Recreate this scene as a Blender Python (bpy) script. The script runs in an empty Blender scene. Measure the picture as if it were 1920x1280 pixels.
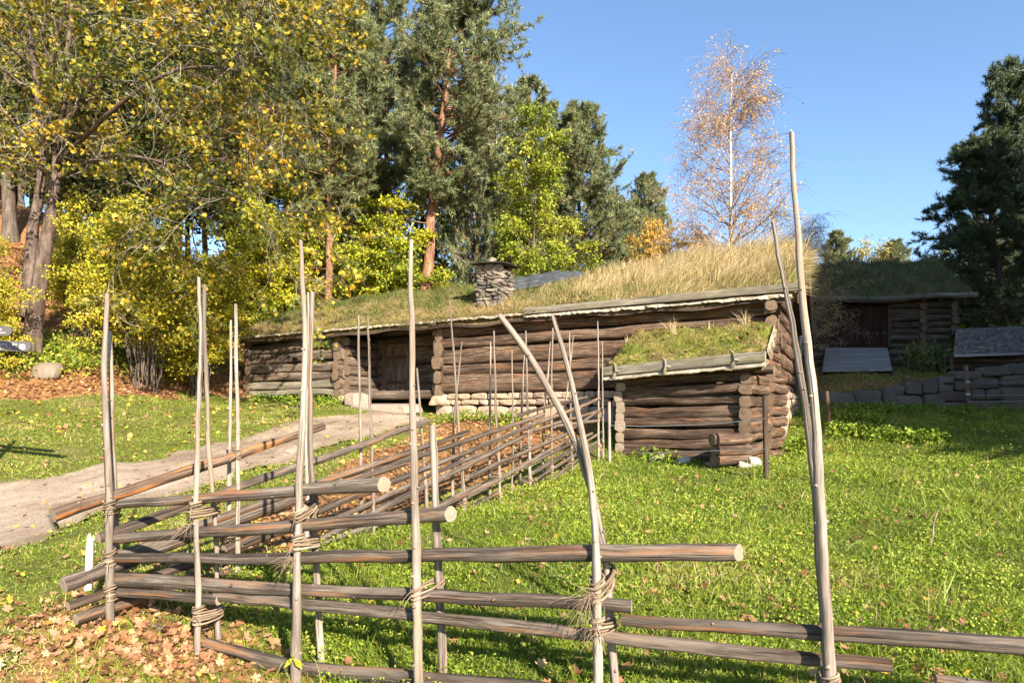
SUN_AZ,SUN_EL,SUN_E,SKY_S,EXPO=28,27,5,.10,1.55
import bpy, math
import numpy as np
rng = np.random.default_rng(11)
F, HY, EYE = 1200.0, 780.0, 1.6
PI = math.pi
scene = bpy.context.scene
COL = scene.collection

# ---------------------------------------------------------------- basic helpers
def W(px, py, D):
    return np.array([(px-960)/F*D, D, EYE-(py-HY)/F*D])

def unit(v):
    v = np.asarray(v, float)
    return v/(np.linalg.norm(v, axis=-1, keepdims=True)+1e-12)

class MB:
    def __init__(s):
        s.v=[]; s.f=[]; s.uv=[]; s.n=0
    def add(s, V, faces, UV, mi=0):
        V=np.asarray(V,float).reshape(-1,3)
        if not isinstance(faces, list): faces=[faces]
        elif not isinstance(faces[0], np.ndarray):
            by={}
            for f in faces: by.setdefault(len(f),[]).append(f)
            faces=[np.array(f) for f in by.values()]
        for f in faces: s.f.append((np.asarray(f,np.int64)+s.n, mi))
        s.v.append(V); s.uv.append(np.asarray(UV,float).reshape(-1,2)); s.n+=len(V)
    def build(s, name, mats, parent=None, smooth=True, props=None):
        V=np.concatenate(s.v); UV=np.concatenate(s.uv)
        loops=np.concatenate([f.ravel() for f,_ in s.f])
        cnt=np.concatenate([np.full(len(f), f.shape[1]) for f,_ in s.f])
        mi=np.concatenate([np.full(len(f), m) for f,m in s.f])
        st=np.concatenate([[0],np.cumsum(cnt)[:-1]])
        me=bpy.data.meshes.new(name)
        me.vertices.add(len(V)); me.vertices.foreach_set('co', V.astype(np.float32).ravel())
        me.loops.add(len(loops)); me.loops.foreach_set('vertex_index', loops.astype(np.int32))
        me.polygons.add(len(cnt)); me.polygons.foreach_set('loop_start', st.astype(np.int32))
        me.polygons.foreach_set('material_index', mi.astype(np.int32))
        me.polygons.foreach_set('use_smooth', np.full(len(cnt), smooth))
        uvl=me.uv_layers.new(name='UVMap'); uvl.data.foreach_set('uv', UV[loops].astype(np.float32).ravel())
        me.update(calc_edges=True)
        if not isinstance(mats,(list,tuple)): mats=[mats]
        for m in mats: me.materials.append(m)
        return link(name, me, parent)

def link(name, data, parent=None):
    """new object; its mesh is modelled in world space unless the parent sits at the origin frame of a LOCAL build"""
    o=bpy.data.objects.new(name, data); COL.objects.link(o)
    if parent is not None:
        o.parent=parent
        if not LOCAL[0]:
            off=np.zeros(3); p=parent
            while p is not None: off+=np.array(p.location); p=p.parent
            o.location=[float(c) for c in -off]
    return o
LOCAL=[False]

def tag(o, label=None, cat=None, group=None, kind=None):
    if label: o['label']=label
    if cat: o['category']=cat
    if group: o['group']=group
    if kind: o['kind']=kind
    return o

def thing(name, label, cat, loc=(0,0,0), group=None):
    o=bpy.data.objects.new(name, None); COL.objects.link(o)
    o.location=[float(c) for c in loc]; o.empty_display_size=.2
    return tag(o,label,cat,group)

# ---------------------------------------------------------------- shape helpers
def smooth_noise(n, k=3, r=None):
    r = rng if r is None else r
    a=r.normal(0,1,n+2*k)
    return np.convolve(a, np.ones(k)/math.sqrt(k), 'same')[k:k+n]

def frames(P):
    T=unit(np.gradient(P,axis=-2))
    ref=np.zeros_like(T); ref[...,2]=1
    m=np.abs(T[...,0,2])>.85
    if T.ndim==2:
        if m: ref[:]=[1,0,0]
    else: ref[m]=[1,0,0]
    A=unit(np.cross(T,ref)); B=np.cross(A,T)
    return T,A,B

def tube(mb, P, R, sides=8, mi=0, cap=None, rough=0., hw=None, p=2., rag=0., slant=0.):
    """round or squarish (hw=(half width, half height), superellipse p) tube along P"""
    P=np.asarray(P,float); N=len(P); R=np.broadcast_to(np.asarray(R,float),(N,)).copy()
    T,A,B=frames(P)
    ang=np.linspace(0,2*PI,sides+1)
    c,s=np.cos(ang),np.sin(ang)
    k=(np.abs(c)**p+np.abs(s)**p)**(-1/p)
    c=c*k; s=s*k
    nz=np.zeros((N,sides+1))
    if rough:
        for j in range(sides): nz[:,j]=smooth_noise(N,3)
        nz[:,sides]=nz[:,0]
        R=R*(1+rough*.8*smooth_noise(N,5))
    rr=(1+rough*nz)
    a,b=(1,1) if hw is None else hw
    V=P[:,None]+R[:,None,None]*rr[...,None]*(A[:,None]*(c*a)[None,:,None]+B[:,None]*(s*b)[None,:,None])
    if slant: V[-1]+=T[-1]*((V[-1]-P[-1])@np.array([0,1.,0])*slant)[:,None]
    L=np.concatenate([[0],np.cumsum(np.linalg.norm(np.diff(P,axis=0),axis=1))])
    circ=2*PI*R.mean()*(a+b)/2
    o1,o2=rng.uniform(0,60,2)
    UV=np.stack([np.broadcast_to(L[:,None]+o1,(N,sides+1)),np.broadcast_to((ang/(2*PI)*circ)[None]+o2,(N,sides+1))],-1)
    i=np.arange(N-1)[:,None]*(sides+1)+np.arange(sides)[None]
    Fc=np.stack([i,i+1,i+sides+2,i+sides+1],-1).reshape(-1,4)
    mb.add(V,Fc,UV,mi)
    if cap is not None:
        for e in (0,N-1):
            ring=V[e,:sides]; cen=ring.mean(0)+ (T[e]*(-1 if e==0 else 1))*rag*R[e]*(.15 if hw is None else .15*min(hw))
            VV=np.vstack([ring,cen]); uv=np.stack([c*.1+o1,s*.1+o2],-1)[:sides]
            rad=np.ones((sides+1,2)); 
            uvv=np.vstack([np.stack([np.full(sides,1.),ang[:sides]/6.283+o2],-1),[[0,o2]]])
            j=np.arange(sides); j2=(j+1)%sides
            f=np.stack([j,j2,np.full(sides,sides)],-1)
            if e==0: f=f[:,::-1]
            mb.add(VV,f,uvv,cap)

def tubes(mb, P, R, sides=4, mi=0):
    """many thin tubes at once: P (M,N,3), R (M,N)"""
    M,N,_=P.shape
    if M==0: return
    T,A,B=frames(P)
    ang=np.linspace(0,2*PI,sides+1); c,s=np.cos(ang),np.sin(ang)
    V=P[:,:,None]+R[:,:,None,None]*(A[:,:,None]*c[:,None]+B[:,:,None]*s[:,None])
    L=np.concatenate([np.zeros((M,1)),np.cumsum(np.linalg.norm(np.diff(P,axis=1),axis=2),axis=1)],1)
    o=rng.uniform(0,60,(M,1,1))
    UV=np.stack([np.broadcast_to(L[...,None]+o,(M,N,sides+1)),np.broadcast_to((ang/(2*PI))[None,None]*(R.mean(1)*6.28)[:,None,None]+o,(M,N,sides+1))],-1)
    base=np.arange(M)[:,None,None]*(N*(sides+1))
    i=base+np.arange(N-1)[None,:,None]*(sides+1)+np.arange(sides)[None,None]
    Fc=np.stack([i,i+1,i+sides+2,i+sides+1],-1).reshape(-1,4)
    mb.add(V,Fc,UV,mi)

def log(mb, a, b, r, hw=None, p=2.4, sides=10, rough=.05, cap=1, bend=.01, r2=None, seg=.35):
    a=np.asarray(a,float); b=np.asarray(b,float); L=np.linalg.norm(b-a)
    n=max(4,int(L/seg)+1); t=np.linspace(0,1,n)
    P=a+(b-a)*t[:,None]
    d=unit(b-a); side=unit(np.cross(d,[0,0,1.01])); up=np.cross(side,d)
    P=P+side*(smooth_noise(n,5)*bend)[:,None]+up*(smooth_noise(n,5)*bend)[:,None]
    tube(mb,P,np.linspace(r,r if r2 is None else r2,n),sides,0,cap,rough,hw,p,rag=.4)

def box(mb, c, ux, uy, uz, mi=0):
    """box from a centre and three half-axis vectors, faces with own vertices"""
    c=np.asarray(c,float); ux,uy,uz=[np.asarray(u,float) for u in (ux,uy,uz)]
    for n,a,b in ((ux,uy,uz),(-ux,uz,uy),(uy,uz,ux),(-uy,ux,uz),(uz,ux,uy),(-uz,uy,ux)):
        V=[c+n-a-b,c+n+a-b,c+n+a+b,c+n-a+b]
        la,lb=np.linalg.norm(a),np.linalg.norm(b); o=rng.uniform(0,20,2)
        uv=np.array([[0,0],[2*la,0],[2*la,2*lb],[0,2*lb]])
        if lb>la: uv=uv[:,::-1]
        mb.add(V,[[0,1,2,3]],uv+o,mi)

_g=np.linspace(-1,1,5); _u,_v=np.meshgrid(_g,_g,indexing='ij')
def stone(mb, c, ux, uy, uz, rough=.12, p=5., mi=0, rot=0.):
    """rounded, irregular stone block with half axes ux uy uz"""
    ph=rng.uniform(0,6.28,9); o=rng.uniform(0,40,2)
    fr=np.array([ux,uy,uz],float); c=np.asarray(c,float)
    n=5; i=(np.arange(n-1)[:,None]*n+np.arange(n-1)[None]).ravel()
    Fq=np.stack([i,i+n,i+n+1,i+1],-1)
    tw=rng.normal(0,rough*.6,(3,3))
    for ax in range(3):
        for sg in (-1,1):
            q=np.zeros((n,n,3)); q[...,ax]=sg
            q[...,(ax+1)%3]=_u*sg; q[...,(ax+2)%3]=_v
            q=q.reshape(-1,3)
            r=(np.abs(q)**p).sum(1)**(-1/p)
            w=q*r[:,None]
            w=w*(1+rough*(np.sin(w@np.array([2.1,1.3,.7])+ph[0])+np.sin(w@np.array([-1.1,2.3,1.9])+ph[1])+.6*np.sin(w@np.array([3.1,-2.3,2.9])+ph[2]))[:,None]*.7)
            w=w+w@tw
            V=c+w@fr
            la=np.linalg.norm(fr[(ax+1)%3]); lb=np.linalg.norm(fr[(ax+2)%3])
            uv=np.stack([q[:,(ax+1)%3]*la,q[:,(ax+2)%3]*lb],-1)+o
            mb.add(V,Fq,uv,mi)

def orth(n):
    r=rng.normal(0,1,n.shape); a=unit(np.cross(n,r)); return a

def leaves(mb, P, S, upb=.4, fold=.15, asp=.75, rnd=None, shape='kite', nrm=None, mi=0, u=None):
    P=np.asarray(P,float); M=len(P)
    if M==0: return
    S=np.broadcast_to(S,(M,))
    n=unit(rng.normal(0,1,(M,3))+np.array([0,0,upb*2])) if nrm is None else nrm
    a=orth(n); b=np.cross(n,a)
    if shape=='kite':
        oa=[0,.45,1,.45]; ob=[0,.5*asp,0,-.5*asp]; oc=[0,fold,0,fold]
        tri=[[0,1,2],[0,2,3]]
    else:   # five-lobed maple leaf, fan round its middle
        oa=[.35,0,.12,.1,.42,.5,.72,.72,1,.72,.72,.5,.42,.1,.12]
        ob=[0,0,.22,.45,.3,.52,.5,.2,0,-.2,-.5,-.52,-.3,-.45,-.22]
        oa[6]=.8; oa[10]=.8
        oc=[0,0,fold*.6,fold,fold*.4,fold,fold,fold*.3,fold*.8,fold*.3,fold,fold,fold*.4,fold,fold*.6]
        tri=[[0,k,k+1 if k<14 else 1] for k in range(1,15)]
    oa,ob,oc=map(np.array,(oa,ob,oc))
    if shape!='kite': oa=oa-.35
    curl=rng.uniform(-.3,1.0,M) if shape!='kite' else np.ones(M)
    V=P[:,None]+S[:,None,None]*(a[:,None]*oa[:,None]+b[:,None]*ob[:,None]+n[:,None]*(oc[None,:]*curl[:,None])[...,None])
    k=len(oa); tri=np.array(tri)
    Fc=(np.arange(M)[:,None,None]*k+tri[None]).reshape(-1,3)
    u=rng.uniform(0,1,M) if u is None else u
    UV=np.repeat(np.stack([u,rng.uniform(0,1,M)],-1)[:,None],k,1)
    mb.add(V,Fc,UV,mi)

def blades(mb, P, H, Wd, D, u=None, mi=0, droop=.35):
    """bent grass blades: root P, length H, width Wd, direction D (unit, mostly up)"""
    P=np.asarray(P,float); M=len(P)
    if M==0: return
    H=np.broadcast_to(H,(M,)); Wd=np.broadcast_to(Wd,(M,))
    s=orth(D); 
    hz=D.copy(); hz[:,2]=0; hz=hz+rng.normal(0,.15,(M,3))*[1,1,0]
    mid=P+D*(H*.55)[:,None]
    tip=P+D*H[:,None]*.95+hz*(H*droop)[:,None]; tip[:,2]-=H*droop*.35*np.linalg.norm(hz,axis=1)
    w=(s*Wd[:,None]*.5)
    V=np.stack([P-w,P+w,mid-w*.8,mid+w*.8,tip],1)
    b=np.arange(M)[:,None]*5
    q=b+np.array([[0,1,3,2]]); t=b+np.array([[2,3,4]])
    u=rng.uniform(0,1,M) if u is None else u
    UV=np.stack([np.repeat(u[:,None],5,1),np.broadcast_to([0,0,.5,.5,1.],(M,5))],-1)
    mb.add(V,[q,t],UV,mi)

# ---------------------------------------------------------------- node materials
def newmat(name):
    m=bpy.data.materials.new(name); m.use_nodes=True
    nt=m.node_tree
    for n in list(nt.nodes): nt.nodes.remove(n)
    out=nt.nodes.new('ShaderNodeOutputMaterial')
    return m,nt,out
def nd(nt,t,**kw):
    n=nt.nodes.new(t)
    for k,v in kw.items():
        if k in n.inputs: n.inputs[k].default_value=v
        else: setattr(n,k,v)
    return n
def ramp(nt,fac,stops,interp='LINEAR'):
    r=nt.nodes.new('ShaderNodeValToRGB'); cr=r.color_ramp; cr.interpolation=interp
    while len(cr.elements)<len(stops): cr.elements.new(.5)
    for e,(p,c) in zip(cr.elements,stops):
        e.position=p; e.color=(*c,1) if len(c)==3 else c
    nt.links.new(fac,r.inputs['Fac']); return r.outputs['Color']
def mixc(nt,f,a,b,bt='MIX'):
    m=nt.nodes.new('ShaderNodeMix'); m.data_type='RGBA'; m.blend_type=bt
    for s,v in ((m.inputs[0],f),(m.inputs[6],a),(m.inputs[7],b)):
        if hasattr(v,'links'): nt.links.new(v,s)
        else: s.default_value=v if isinstance(v,(int,float)) else (*v,1)
    return m.outputs[2]
def noise(nt,vec,scale,detail=4,rough=.6,dim='3D'):
    n=nd(nt,'ShaderNodeTexNoise'); n.inputs['Scale'].default_value=scale; n.inputs['Detail'].default_value=detail; n.inputs['Roughness'].default_value=rough
    if vec is not None: nt.links.new(vec,n.inputs['Vector'])
    return n.outputs['Fac']
def mapping(nt,vec,sc):
    m=nd(nt,'ShaderNodeMapping'); m.inputs['Scale'].default_value=sc; nt.links.new(vec,m.inputs['Vector']); return m.outputs['Vector']
def mathn(nt,op,a,b=0.,clamp=False):
    m=nt.nodes.new('ShaderNodeMath'); m.operation=op; m.use_clamp=clamp
    for s,v in zip(m.inputs,(a,b)):
        if hasattr(v,'links'): nt.links.new(v,s)
        else: s.default_value=v
    return m.outputs[0]
def surf(nt,out,col,rough=.8,spec=.3,bump=None,bstr=.4,bdist=.01,trans=0.):
    b=nd(nt,'ShaderNodeBsdfPrincipled'); b.inputs['Roughness'].default_value=rough; b.inputs['Specular IOR Level'].default_value=spec
    if hasattr(col,'links'): nt.links.new(col,b.inputs['Base Color'])
    else: b.inputs['Base Color'].default_value=(*col,1)
    if bump is not None:
        bp=nd(nt,'ShaderNodeBump'); bp.inputs['Strength'].default_value=bstr; bp.inputs['Distance'].default_value=bdist
        nt.links.new(bump,bp.inputs['Height']); nt.links.new(bp.outputs[0],b.inputs['Normal'])
    sh=b.outputs[0]
    if trans:
        t=nd(nt,'ShaderNodeBsdfTranslucent')
        if hasattr(col,'links'): nt.links.new(col,t.inputs[0])
        else: t.inputs[0].default_value=(*col,1)
        mx=nd(nt,'ShaderNodeMixShader'); mx.inputs[0].default_value=trans
        nt.links.new(sh,mx.inputs[1]); nt.links.new(t.outputs[0],mx.inputs[2]); sh=mx.outputs[0]
    nt.links.new(sh,out.inputs['Surface'])

def uvn(nt): return nd(nt,'ShaderNodeUVMap').outputs[0]

def wood(name, dark, mid, light, warm=None, warm_amt=.4, moss=None, gs=1., bstr=.5, crack=.5):
    m,nt,out=newmat(name); uv=uvn(nt)
    grain=mathn(nt,'ADD',mathn(nt,'MULTIPLY',noise(nt,mapping(nt,uv,(1.6*gs,34*gs,1)),1.,8,.75),.65),mathn(nt,'MULTIPLY',noise(nt,mapping(nt,uv,(5*gs,90*gs,1)),1.,4,.7),.35))
    col=ramp(nt,grain,[(.37,dark),(.49,mid),(.61,light)])
    tone=noise(nt,mapping(nt,uv,(.35,1.6,1)),1.,3,.5)
    col=mixc(nt,ramp(nt,tone,[(.38,(0,0,0)),(.60,(1,1,1))]),col,mixc(nt,.72,col,dark))
    gw=noise(nt,mapping(nt,uv,(.5,2.6,1)),1.7,5,.6)
    col=mixc(nt,ramp(nt,gw,[(.52,(0,0,0)),(.64,(.5,.5,.5))]),col,mixc(nt,.5,light,mid))
    if warm is not None:
        wn=noise(nt,mapping(nt,uv,(.7,7,1)),1.3,5,.6)
        col=mixc(nt,mathn(nt,'MULTIPLY',ramp(nt,wn,[(.54,(0,0,0)),(.64,(1,1,1))]),warm_amt),col,warm)
    if moss is not None:
        gn=noise(nt,mapping(nt,uv,(1.,3,1)),2.,5,.7)
        col=mixc(nt,ramp(nt,gn,[(.5,(0,0,0)),(.7,(.8,.8,.8))]),col,moss)
    ck=noise(nt,mapping(nt,uv,(.55,26,1)),1.,2,.5)
    ckm=ramp(nt,ck,[(.36,(1,1,1)),(.40,(0,0,0))])
    col=mixc(nt,mathn(nt,'MULTIPLY',ckm,crack),col,(dark[0]*.25,dark[1]*.25,dark[2]*.25))
    # knots
    vo=nd(nt,'ShaderNodeTexVoronoi'); vo.inputs['Scale'].default_value=1.; nt.links.new(mapping(nt,uv,(1.7,6,1)),vo.inputs['Vector'])
    kn=ramp(nt,vo.outputs['Distance'],[(.05,(1,1,1)),(.10,(0,0,0))])
    col=mixc(nt,mathn(nt,'MULTIPLY',kn,.55),col,(dark[0]*.5,dark[1]*.45,dark[2]*.4))
    h=mathn(nt,'SUBTRACT',grain,mathn(nt,'MULTIPLY',ckm,.8))
    surf(nt,out,col,.85,.2,h,bstr,.012)
    return m
def endgrain(name, dark, light):
    m,nt,out=newmat(name); uv=uvn(nt)
    sp=nd(nt,'ShaderNodeSeparateXYZ'); nt.links.new(uv,sp.inputs[0])
    n=noise(nt,mapping(nt,uv,(9,5,1)),1.,4)
    ring=mathn(nt,'SINE',mathn(nt,'MULTIPLY',sp.outputs[0],34.))
    f=mathn(nt,'ADD',mathn(nt,'MULTIPLY',ring,.12),n)
    surf(nt,out,ramp(nt,f,[(.3,dark),(.65,light)]),.85,.2,f,.3,.008)
    return m
def leafmat(name, stops, trans=.3, rough=.5, spec=.35):
    m,nt,out=newmat(name); uv=uvn(nt)
    sp=nd(nt,'ShaderNodeSeparateXYZ'); nt.links.new(uv,sp.inputs[0])
    surf(nt,out,ramp(nt,sp.outputs[0],stops),rough,spec,trans=trans)
    return m
def bark(name, dark, mid, light, sx=2., sy=16., bstr=.8):
    m,nt,out=newmat(name); uv=uvn(nt)
    f=noise(nt,mapping(nt,uv,(sx,sy,1)),1.,6,.7)
    surf(nt,out,ramp(nt,f,[(.3,dark),(.5,mid),(.7,light)]),.95,.1,f,bstr,.03)
    return m
def stonemat(name, cols, sc=1.2, moss=None):
    m,nt,out=newmat(name); uv=uvn(nt)
    a=noise(nt,uv,.35*sc,2,.5); b=noise(nt,uv,9*sc,8,.7)
    col=ramp(nt,a,cols)
    col=mixc(nt,.55,col,ramp(nt,b,[(.3,(.25,.25,.25)),(.7,(1.,1.,1.))]),'MULTIPLY')
    col=mixc(nt,.35,col,ramp(nt,noise(nt,uv,40*sc,4,.7),[(.4,(.4,.38,.36)),(.6,(1,1,1))]),'MULTIPLY')
    if moss is not None:
        col=mixc(nt,ramp(nt,noise(nt,uv,2.,5,.7),[(.56,(0,0,0)),(.68,(.8,.8,.8))]),col,moss)
    surf(nt,out,col,.9,.2,b,.5,.02)
    return m
# ---------------------------------------------------------------- terrain
def step_h(x,y):
    h=np.interp(x,[9.2,12.5,20,40,60],[0,.85,1.15,1.2,1.0])
    s=np.clip((y-22.45)/.7,0,1); s=s*s*(3-2*s)
    return h*s
_cp=[(205,1160,5.0),(370,1226,4.7),(558,1275,4.4),(702,1000,7.56),(873,962,9.18),(938,928,10),(994,920,10.8),(1073,888,12.2),(1130,857,13.5),
(1435,898,11),(1385,869,12.6),(1190,856,14.3),(1450,846,14.9),(1550,805,16),(1900,769,22),(1600,762,22),(1740,768,22),
(0,970,8.3),(0,1030,7),(0,905,9.6),(400,840,13),(600,790,17),(700,772,19.3),(830,783,18.7),(1000,787,17.3),(1130,790,16.6),
(0,800,12.8),(400,760,20),(0,740,15.5),(0,690,17),(300,720,20.5),(470,742,23),(640,750,21.3),(65,655,17.8),(30,400,30),(0,1280,4.35),(300,1275,4.5),(1700,1070,6.2),(1250,1022,7.),
(1600,690,26.3),(1800,690,26.3)]
_pts=[W(*c) for c in _cp]+[np.array(p,float) for p in
[(1.6,3.3,-.12),(0,0,-.15),(0,-10,-.3),(-6,0,-.1),(8,0,0),(12,10,.85),(20,15,1.45),(28,20,2.),(0,30,4.2),(-10,32,6.5),(-22,26,9),(-35,30,14),(-20,12,3.4),(-30,5,4),(-40,60,18),(0,60,7),(10,32,3.6),
(30,60,6),(20,33,4.6),(60,60,7),(30,34,4.5),(0,150,12),(-100,150,25),(100,150,9),(-100,0,8),(100,0,2),(0,-100,-1)]]
_CP=np.array(_pts); _X=_CP[:,:2]; _Z=_CP[:,2]-step_h(_CP[:,0],_CP[:,1])
def _ker(d2): return -np.sqrt(d2+2.2**2)
def _fit():
    n=len(_X); d2=((_X[:,None]-_X[None])**2).sum(-1)
    lam=.03*(1+np.linalg.norm(_X,axis=1)/10.)
    A=np.zeros((n+3,n+3)); A[:n,:n]=_ker(d2)+np.diag(lam); A[:n,n]=1; A[:n,n+1:]=_X; A[n,:n]=1; A[n+1:,:n]=_X.T
    return np.linalg.solve(A,np.concatenate([_Z,[0,0,0]]))
_wt=_fit()
def g(x,y):
    x=np.asarray(x,float); y=np.asarray(y,float); sh=x.shape; X=np.stack([x.ravel(),y.ravel()],-1); o=np.empty(len(X)); n=len(_X)
    for i in range(0,len(X),40000):
        q=X[i:i+40000]; d2=((q[:,None]-_X[None])**2).sum(-1)
        o[i:i+40000]=_ker(d2)@_wt[:n]+_wt[n]+q@_wt[n+1:]
    xx,yy=X[:,0],X[:,1]
    o+=step_h(xx,yy)
    o+=.018*np.sin(xx*2.1+1.3*np.sin(yy*1.1))*np.cos(yy*1.9+.7)+.012*np.sin(xx*4.7+yy*3.1)
    return o.reshape(sh)
def to_px(x,y,z):
    y=np.maximum(y,.5)
    return 960+F*x/y, HY-F*(z-EYE)/y
def ray_ground(px,py,d0=2.5,d1=70):
    D=np.exp(np.linspace(math.log(d0),math.log(d1),700))
    x=(px-960)/F*D; z=EYE-(py-HY)/F*D
    h=z-g(x,D); i=np.argmax(h<0) if (h<0).any() else len(D)-1
    return np.array([x[i],D[i],g(x[i],D[i])])
def inpoly(px,py,poly):
    ins=np.zeros(px.shape,bool); n=len(poly)
    for i in range(n):
        x1,y1=poly[i]; x2,y2=poly[(i+1)%n]
        c=((y1>py)!=(y2>py)); 
        with np.errstate(divide='ignore',invalid='ignore'):
            xi=(x2-x1)*(py-y1)/((y2-y1) if y2!=y1 else 1e-9)+x1
        ins^=c&(px<xi)
    return ins

PATH_LO=[(-330,1150),(0,1034),(150,985),(300,936),(430,898),(540,862),(650,826),(740,802),(800,782)]
PATH_HI=[(-420,955),(0,906),(170,880),(330,850),(430,824),(520,798),(580,783),(650,778),(700,771)]
lo=np.array([ray_ground(*p) for p in PATH_LO]); hi=np.array([ray_ground(*p) for p in PATH_HI])
def resample(P,n):
    d=np.concatenate([[0],np.cumsum(np.linalg.norm(np.diff(P[:,:2],axis=0),axis=1))]); t=np.linspace(0,d[-1],n)
    return np.stack([np.interp(t,d,P[:,k]) for k in range(2)],-1)
plo=resample(lo,90); phi=resample(hi,90)
for P in (plo,phi): P+=np.stack([smooth_noise(90,4),smooth_noise(90,4)],-1)*.10
PATHPOLY=[tuple(p) for p in plo]+[tuple(p) for p in phi[::-1]]
def on_path(x,y): return inpoly(x,y,PATHPOLY)

# house frame (front sill line)
PL=np.array([-9.5,23.1]); PR=np.array([6.5,14.7]); HL=np.linalg.norm(PR-PL); HU=(PR-PL)/HL; HW=np.array([-HU[1],HU[0]])
def H(u,w,z): p=PL+HU*u+HW*w; return np.array([p[0],p[1],z])
def upx(px,w=0.):
    k=(px-960)/F; o=PL+HW*w
    return (k*o[1]-o[0])/(HU[0]-k*HU[1])
def hz(px,py,w=0.):
    p=H(upx(px,w),w,0); return EYE-(py-HY)/F*p[1]
SA=np.array([2.44,14.3]); SB=np.array([4.62,12.6])
SC=H(upx(1456),-.12,0)[:2]; SD=H(upx(1196),-.12,0)[:2]
def footprint(x,y):
    q=np.stack([x,y],-1)-PL; u=q@HU; w=q@HW
    ins=(u>-.1)&(u<HL-.3)&(w>-.02)&(w<6)
    ins|=inpoly(x,y,[SA,SB,SC,SD])
    # barn + outbuilding
    ins|=(x>11.5)&(x<19)&(y>27.2)&(y<34)
    return ins

xs=np.concatenate([np.arange(-140,-30,5.),np.arange(-30,30,.28),np.arange(30,141,5.)])
ys=np.concatenate([np.arange(-60,-2,3.),np.arange(-2,40,.28),np.arange(40,221,5.)])
GX,GY=np.meshgrid(xs,ys,indexing='ij'); GZ=g(GX,GY)
GZ=GZ-.07*on_path(GX,GY)
# what grows or lies where: 0 turf, 1 leaf litter (a lasting ground cover)
LIT2=[(400,1010),(560,925),(690,848),(800,806),(860,786),(1130,776),(1130,805),(1000,860),(880,915),(760,960),(640,1010),(540,1050)]
HILL=[(-4000,1000),(-800,775),(0,752),(240,742),(470,738),(520,700),(640,600),(3000,300),(3000,-6000),(-4000,-6000)]
FRONT=[(-700,1500),(-300,1170),(60,1140),(200,1110),(300,1130),(480,1180),(620,1260),(700,1400)]
def litter(x,y,z=None):
    z=g(x,y) if z is None else z
    px,py=to_px(x,y,z); n=np.sin(x*1.7+np.sin(y*1.3))*np.cos(y*1.5)
    hill=((px<540)&inpoly(px,py+n*9,HILL)&(y>9))|((y>25)&(x<9))|((x<-14)&(y<=25)&(y>-5)&(z>2.2))
    l2=inpoly(px,py+n*10,LIT2)&(y<19)&(y>4)
    fr=inpoly(px,py,FRONT)&(y<6)
    bt=(y>22.8)&(x>9)
    return np.clip(1.*hill+.85*l2+.55*fr*(n>-.3)+.5*bt,0,1)
LIT=litter(GX,GY,GZ)
nx,ny=GX.shape
V=np.stack([GX,GY,GZ],-1).reshape(-1,3)
i=(np.arange(nx-1)[:,None]*ny+np.arange(ny-1)[None]).ravel()
mb=MB(); mb.add(V,np.stack([i,i+ny,i+ny+1,i+1],-1),np.stack([LIT.ravel(),np.zeros(nx*ny)],-1))
def ground_mat():
    m,nt,out=newmat('ground_turf'); uv=uvn(nt)
    sp=nd(nt,'ShaderNodeSeparateXYZ'); nt.links.new(uv,sp.inputs[0])
    geo=nd(nt,'ShaderNodeNewGeometry').outputs['Position']
    n1=noise(nt,geo,.9,5,.65); n2=noise(nt,geo,14,6,.7); n3=noise(nt,geo,60,3,.7)
    grass=ramp(nt,n2,[(.3,(.05,.06,.014)),(.5,(.12,.135,.025)),(.7,(.2,.19,.045))])
    grass=mixc(nt,ramp(nt,n1,[(.5,(0,0,0)),(.68,(.6,.6,.6))]),grass,(.24,.175,.085))
    lit=ramp(nt,n2,[(.3,(.10,.045,.018)),(.5,(.30,.15,.06)),(.62,(.42,.23,.10)),(.75,(.5,.33,.17))])
    f=mathn(nt,'ADD',sp.outputs[0],mathn(nt,'MULTIPLY',mathn(nt,'SUBTRACT',n2,.5),.9))
    col=mixc(nt,ramp(nt,f,[(.35,(0,0,0)),(.6,(1,1,1))]),grass,lit)
    surf(nt,out,col,.95,.1,mathn(nt,'ADD',n2,mathn(nt,'MULTIPLY',n3,.5)),.9,.05)
    return m
tag(mb.build('ground',ground_mat()),'gently rising grassy ground with leaf litter on the bank',None,kind='structure')

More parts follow.
